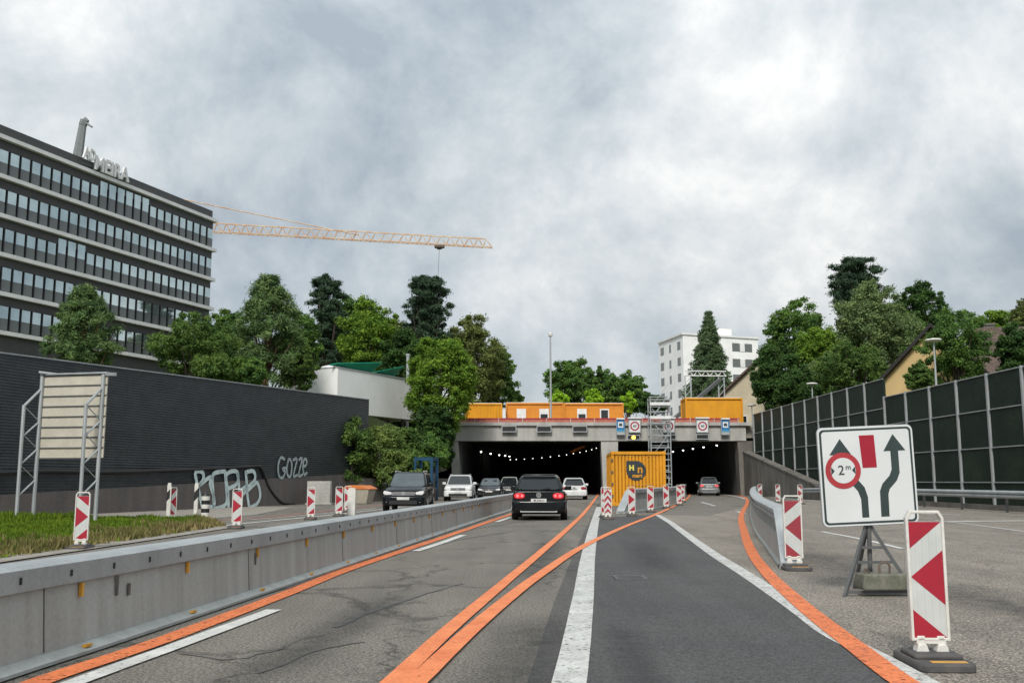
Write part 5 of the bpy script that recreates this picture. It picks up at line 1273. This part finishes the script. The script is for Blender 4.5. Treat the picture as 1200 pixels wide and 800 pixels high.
# blue rack by the left portal
p = G(499, 586.5); t = thing('site_rack', 'blue steel rack loaded with site tools before the left portal', 'rack', (p.x, p.y, 0), R(-15)); s = p.y/F
w = 20*s/2; h = 2.75
b = MB()
for x in (-w, w):
    for y in (-.5, .5): b.box((x,y,h/2), (.16,.14,h))
for y in (-.5, .5): b.box((0,y,h-.1), (2*w-.17,.13,.2)); b.box((0,y,1.3), (2*w-.17,.1,.1))
for x in (-w, w): b.box((x,0,h-.1), (.13,.85,.18)); b.box((x,0,1.3), (.1,.85,.1))
b.build('frame', M['bluest'], t)
b = MB(); b.box((-.2,0,.5), (.8,.7,.9)); b.box((.35,0,.4), (.5,.7,.8), 1); b.box((.1,0,1.55), (.9,.6,.35), 0); b.build('load', [M['steel_d'], M['rust']], t, bevel=.03)
# drain grate in the new lane
p = G(738, 677.5); b = MB(); 
for i in range(9): b.box((-.16+.04*i,0,.016), (.016,.46,.012))
for s in (-1, 1): b.box((s*.19,0,.016), (.03,.5,.014)); b.box((0,s*.24,.016), (.35,.03,.014))
b.box((0,0,.010), (.36,.48,.004), 1)
o = b.build('drain_grate', [M['steel_d'], M['black']]); o.location = p; tag(o, 'small iron drain grate set in the dark new lane', 'drain')

# ------------------------------------------------------------------ cars
def patch(c, u0, u1, v0, v1, off, th, cut=.12):
    """eight-sided plate on the bilinear face c = (bottom-left, bottom-right, top-right, top-left)"""
    c = [Vector(p) for p in c]
    def P(u, v): return c[0]*(1-u)*(1-v)+c[1]*u*(1-v)+c[2]*u*v+c[3]*(1-u)*v
    du, dv = (u1-u0)*cut, (v1-v0)*cut
    uv = [(u0+du,v0),(u1-du,v0),(u1,v0+dv),(u1,v1-dv),(u1-du,v1),(u0+du,v1),(u0,v1-dv),(u0,v0+dv)]
    nrm = (c[1]-c[0]).cross(c[3]-c[0]).normalized()
    return [P(*q)+nrm*off for q in uv], nrm*(-th)
def plate(b, c, u0, u1, v0, v1, off=.012, th=.02, mi=0, cut=.12):
    pts, d = patch(c, u0, u1, v0, v1, off, th, cut); n = len(pts)
    b.add(pts+[p+d for p in pts], [tuple(range(n)), tuple(range(2*n-1,n-1,-1))]+[(i,n+i,n+(i+1)%n,(i+1)%n) for i in range(n)], mi)
def car(label, loc, heading, paint_, L=4.2, W_=1.76, H=1.48, kind='hatch', view='rear', lit=True, badge=None, text='BE 472 318', roof=None, glass=None):
    t = thing('car', label, 'car', loc, heading, 'cars on the road'); hw = W_/2; r = L/2; suv = kind == 'suv'
    zb = .26 if suv else .20; belt = H*(.62 if suv else .635); hood = belt-.03 if suv else belt-.08
    ST = [(-r,.86,zb+.10,belt-.03),(-r+.14,.955,zb+.02,belt+.0),(-r*.55,1,zb,belt),(0,1,zb,belt-.01),(r*.36,.995,zb,belt-.02),(r*.45,.985,zb,hood+.02),(r*.82,.95,zb+.02,hood-.05),(r-.10,.90,zb+.04,hood-.13),(r,.80,zb+.10,hood-.28)]
    b = MB(); vs = []
    for y, f, z0, z1 in ST:
        h_ = hw*f; zm = z0+(z1-z0)*.45
        ring = [(h_*.86,z0),(h_*.97,z0+.12),(h_,zm),(h_*.985,z1-.12),(h_*.93,z1-.02),(h_*.80,z1+.012)]
        vs += [(x,y,z) for x,z in ring]+[(-x,y,z) for x,z in ring[::-1]]
    n = 12; fs = []
    for i in range(len(ST)-1): fs += [(i*n+j,(i+1)*n+j,(i+1)*n+(j+1)%n,i*n+(j+1)%n) for j in range(n)]
    fs += [tuple(range(n)), tuple(range((len(ST)-1)*n, len(ST)*n))]; b.add(vs, fs); body = b.build('body', paint_, t, bevel=.045, seg=3, angle=50)
    # greenhouse
    yr0, yr1 = (-r+.10, -r+.42) if kind == 'hatch' else (-r+.10, -r+.36)
    yf0, yf1 = r*.43, r*.02 if kind == 'hatch' else r*.06
    bw, tw = hw*.91, hw*(.73 if suv else .69); zB, zT = belt-.02, H-.035
    Bq = [(-bw,yr0,zB),(bw,yr0,zB),(bw,yf0,zB-.02),(-bw,yf0,zB-.02)]; Tq = [(-tw*.96,yr1,zT-.02),(tw*.96,yr1,zT-.02),(tw,yf1,zT-.01),(-tw,yf1,zT-.01)]
    ym = (yr1+yf1)/2; Tm = [(tw,ym,zT+.03),(-tw,ym,zT+.03)]
    b = MB(); b.add(Bq+Tq+Tm, [(3,2,1,0),(0,1,5,4),(2,3,7,6),(1,2,6,8,5),(3,0,4,9,7),(4,5,8,9),(9,8,6,7)]); b.build('cabin', roof or paint_, t, bevel=.13, seg=4, angle=60)
    gm = glass or M['glass_d']
    rear = [Bq[1],Bq[0],Tq[0],Tq[1]]; rear = [Bq[0],Bq[1],Tq[1],Tq[0]]; front = [Bq[2],Bq[3],Tq[3],Tq[2]]
    b = MB(); plate(b, rear, .06,.94,.10,.90, .010,.03); b.build('rear_window', gm, t)
    b = MB(); plate(b, front, .05,.95,.06,.92, .010,.03, 0, .07); b.build('windscreen', gm, t)
    for s in (1, -1):
        sq = [Bq[1],Bq[2],Tq[2],Tq[1]] if s == 1 else [Bq[3],Bq[0],Tq[0],Tq[3]]
        for u0, u1 in ((.05,.24),(.27,.55),(.58,.90)):
            if s == -1: u0, u1 = 1-u1, 1-u0
            b = MB(); plate(b, sq, u0,u1,.12,.86, .010,.03); b.build('side_window', gm, t)
        b = MB(); Mm = Matrix.Translation((s*(hw+.06), yf0-.28, belt+.05)); b.box((0,0,.02), (.22,.12,.15), 0, Mm); b.box((-s*.12,.0,-.03), (.1,.06,.05), 0, Mm); b.build('mirror', paint_, t, bevel=.035)
        for y in (.15, -.85):
            b = MB(); b.box((s*(hw*.995+.008),y,belt-.14), (.03,.2,.035)); b.build('door_handle', paint_, t, bevel=.008)
        for y in (.42, -.52): b = MB(); b.box((s*(hw+.0005), y, (zb+belt)/2-.02), (.006,.012,belt-zb-.28)); b.build('door_gap', M['black'], t)
        wr = .34 if suv else .315
        for y in (-r+.78, r-.84):
            b = MB(); m_ = 16; pts = [((wr+.05)*math.cos(math.pi*i/m_), wr+(wr+.05)*math.sin(math.pi*i/m_)) for i in range(m_+1)]; pts = pts+[(-(wr+.05),zb),((wr+.05),zb)]
            b.prism(pts, (s*(hw*.93), y, 0), (0,1,0), (0,0,1), (s*(hw*.07+.006),0,0)); b.build('wheel_arch', M['black'], t)
            Mw = Matrix.Translation((s*(hw-.10), y, wr)) @ Matrix.Rotation(R(90)*s, 4, 'Y')
            b = MB(); b.lathe([(wr*.62,-.11),(wr*.94,-.105),(wr,-.07),(wr,.08),(wr*.94,.112),(wr*.62,.115)], 22, (0,0,0), 0, Mw); wh = b.build('wheel', M['tyre'], t, smooth=True)
            b = MB(); b.lathe([(wr*.62,.09),(wr*.60,.122),(wr*.5,.112),(wr*.48,.08)], 18, (0,0,0), 0, Mw)
            for i in range(5): b.add([(0,-.03,.118),(wr*.56,-.025,.118),(wr*.56,.025,.118),(0,.03,.118),(0,-.03,.09),(wr*.56,-.025,.09),(wr*.56,.025,.09),(0,.03,.09)], [(0,1,2,3),(7,6,5,4),(0,4,5,1),(2,6,7,3)], 0, Mw @ Matrix.Rotation(2*math.pi*i/5, 4, 'Z'))
            b.build('rim', M['chrome'], wh)
    # rear end
    y = -r
    b = MB(); b.prism([(-hw*.97,-.02),(-hw*.90,-.12),(-hw*.6,-.16),(hw*.6,-.16),(hw*.90,-.12),(hw*.97,-.02),(hw*.97,.22),(-hw*.97,.22)], (0,y,zb+.07), (1,0,0), (0,1,0), (0,0,.36)); b.build('rear_bumper', paint_ if not suv else M['black'], t, bevel=.05, seg=3, angle=60)
    b = MB(); b.box((0,y-.13,zb+.09), (W_*.66,.05,.05)); b.build('diffuser', M['chrome'] if view == 'rear' else M['black'], t)
    tl = M['tail'] if lit else M['tail_o']
    for s in (-1, 1):
        x0, x1 = hw*.50, hw*.90; pts = [(s*((x0+x1)/2+(x1-x0)/2*math.copysign(abs(math.cos(q))**.75, math.cos(q))), belt-.165+.095*math.copysign(abs(math.sin(q))**.75, math.sin(q))) for q in [2*math.pi*i/18 for i in range(18)]]
        b = MB(); b.prism(pts, (0,y-.025,0), (1,0,0), (0,0,1), (0,.20,0)); tlo = b.build('tail_light', tl, t, bevel=.02)
        b = MB(); b.lathe([(.055,0),(.05,.02),(.01,.03)], 12, (0,0,0), 0, Matrix.Translation((s*(x1-.12),y-.02,belt-.17)) @ Matrix.Rotation(R(90),4,'X'))
        b.lathe([(.045,0),(.04,.02),(.01,.03)], 12, (0,0,0), 0, Matrix.Translation((s*(x0+.09),y-.02,belt-.17)) @ Matrix.Rotation(R(90),4,'X')); b.build('lamp', M['brake'] if lit else M['tail_o'], tlo)
    zp = belt-.44 if kind == 'hatch' and badge == 'vw' else belt-.22
    if badge == 'vw': zp = zb+.44
    b = MB(); b.box((0,y-.17 if zp < zb+.45 else y-.02,zp), (.50,.02,.115)); pl = b.build('number_plate', M['plate'], t)
    b = MB(); b.text(text, .085, face_M(Vector((.02,(y-.17 if zp < zb+.45 else y-.02)-.013,zp)), (1,0,0), (0,-1,0)), 0, .002, .001); b.build('plate_text', M['black'], pl)
    def emblem(P, fwd, r_):
        b = MB(); n_ = 22; Mx = face_M(P, (fwd*-1,0,0), (0,fwd,0)) 
        vs = []
        for rr_ in (r_, r_*.84): vs += [(rr_*math.cos(2*math.pi*i/n_), rr_*math.sin(2*math.pi*i/n_), .012) for i in range(n_)]
        b.add(vs, [(i,(i+1)%n_,n_+(i+1)%n_,n_+i) for i in range(n_)], 0, Mx)
        b.add([(.82*r_*math.cos(2*math.pi*i/n_), .82*r_*math.sin(2*math.pi*i/n_), .004) for i in range(n_)], [tuple(range(n_))], 1, Mx)
        if badge == 'vw':
            def stroke(p, q): b.bar(Mx @ Vector((p[0]*r_,p[1]*r_,.010)), Mx @ Vector((q[0]*r_,q[1]*r_,.010)), r_*.14, .008, 0, Mx.to_3x3() @ Vector((0,0,1)))
            for s in (-1, 1): stroke((s*.33,.76),(s*.0,.10)); stroke((s*.72,.42),(s*.36,-.70)); stroke((s*.36,-.70),(0,.0))
        else:
            for a in (0, 90): b.add([(0,0,.010)]+[(r_*.78*math.cos(R(a+i*15)), r_*.78*math.sin(R(a+i*15)), .010) for i in range(7)]+[(0,0,.010)]+[(r_*.78*math.cos(R(a+180+i*15)), r_*.78*math.sin(R(a+180+i*15)), .010) for i in range(7)], [tuple(range(8)), tuple(range(8,16))], 0, Mx) if a == 0 else None
        b.build('emblem', [M['chrome'], M['black']], t)
    emblem(Vector((0,y-.03,belt-.14)), -1, .078)
    b = MB(); b.bar((-.02,yr0-.015,belt+.02), (.38,yr0+.02,belt+.10), .02, .02); b.build('wiper', M['black'], t)
    if kind == 'hatch': b = MB(); b.box((0,yr1-.06,zT+.0), (tw*1.75,.18,.035)); b.build('spoiler', roof or paint_, t, bevel=.014)
    # front end
    yf = r; hz = hood-.30
    b = MB(); b.prism([(-hw*.96,-.05),(-hw*.86,.07),(-hw*.5,.13),(hw*.5,.13),(hw*.86,.07),(hw*.96,-.05),(hw*.96,-.35),(-hw*.96,-.35)], (0,yf,zb+.03), (1,0,0), (0,1,0), (0,0,.36)); b.build('front_bumper', paint_, t, bevel=.05, seg=3, angle=60)
    b = MB(); b.box((0,yf+.10,zb+.14), (W_*.62,.08,.15)); b.build('air_intake', M['black'], t)
    zg = hood-.25
    b = MB(); b.box((0,yf-.02,zg), (W_*.50,.14,.15)); b.build('grille', M['black'], t, bevel=.02)
    b = MB()
    for z in (-.045, .03): b.box((0,yf+.065,zg+z), (W_*.52,.03,.03))
    b.build('grille_bar', M['chrome'], t)
    emblem(Vector((0,yf+.07,zg)), 1, .075)
    for s in (-1, 1):
        pts = [(s*hw*.56,zg-.05),(s*hw*.54,zg+.05),(s*hw*.88,zg+.11),(s*hw*.92,zg+.02),(s*hw*.84,zg-.06)]
        b = MB(); b.prism(pts, (0,yf+.02,0), (1,0,0), (0,0,1), (0,-.34,0)); b.build('headlight', M['head'], t, bevel=.02)
        b = MB(); b.lathe([(.05,0),(.04,.02),(.01,.03)], 12, (0,0,0), 0, Matrix.Translation((s*hw*.74,yf+.06,zb+.15)) @ Matrix.Rotation(R(-90),4,'X')); b.build('fog_light', M['head'], t)
    b = MB(); b.box((0,yf+.14,zb+.30), (.50,.02,.11)); b.build('number_plate', M['plate'], t)
    if suv:
        for s in (-1, 1):
            b = MB(); b.path([(s*tw*.9,yr1+.15,H-.06),(s*tw*.9,yr1+.25,H-.0),(s*tw*.92,yf1-.15,H+.01),(s*tw*.92,yf1-.05,H-.04)], .022, 6); b.build('roof_rail', M['chrome'], t)
    b = MB(); b.box((0,0,zb+.02), (W_*.8,L*.85,.06)); b.build('underbody', M['black'], t)
    b = MB(); 
    for s in (-1, 1): b.box((s*.36,r*.16,belt+.0), (.5,.14,.45)); b.box((s*.36,r*.16,belt+.28), (.24,.1,.2))
    b.build('seat', M['black'], t)
    return t
def put(px, py, half, hd):                   # ground point of the end facing us, moved to the car's middle
    p = G(px, py); f = Vector((-math.sin(hd), math.cos(hd), 0)); return p + f*half
hd = R(-3.2)
car('black hatchback with glowing brake lights seen from behind in the left lane', put(631.5, 609.5, 2.1, hd), hd, M['blk_car'], 4.2, 1.80, 1.49, 'hatch', 'rear', True, 'vw', 'BE 546231')
hd = R(-2)
car('white hatchback driving into the left tunnel bore', put(673, 585.3, 2.1, hd), hd, M['wht_car'], 4.2, 1.78, 1.47, 'hatch', 'rear', False, 'bmw', 'ZH 318204')
hd = R(-9)
car('grey compact car driving into the right tunnel bore', put(831.5, 580.8, 2.05, hd), hd, M['gry_car'], 4.1, 1.74, 1.58, 'hatch', 'rear', True, 'o', 'ZH 85127')
def oncoming(px, py, yaw, *a, **k):
    hd = R(180-yaw); p = put(px, py, -a[2]/2, hd); return car(a[0], p, hd, a[1], *a[2:], **k)
oncoming(472.5, 600, .5, 'black oncoming off-roader with roof rails nearest beyond the steel barrier', M['blk_car'], 4.43, 1.81, 1.67, 'suv', 'front', False, 'vw', glass=M['glass_w'])
oncoming(536.5, 587, .5, 'white oncoming off-roader behind the black one', M['wht_car'], 4.56, 1.85, 1.67, 'suv', 'front', False, 'bmw')
oncoming(573, 583.8, 2, 'dark oncoming hatchback just outside the left tunnel bore', M['gold_car'], 4.2, 1.76, 1.48, 'hatch', 'front', False, 'o', glass=M['glass_w'])
oncoming(596, 580.6, 2, 'oncoming dark car with pale roof emerging from the left tunnel bore', M['gold_car'], 4.4, 1.76, 1.62, 'hatch', 'front', False, 'o', roof=M['wht_car'])
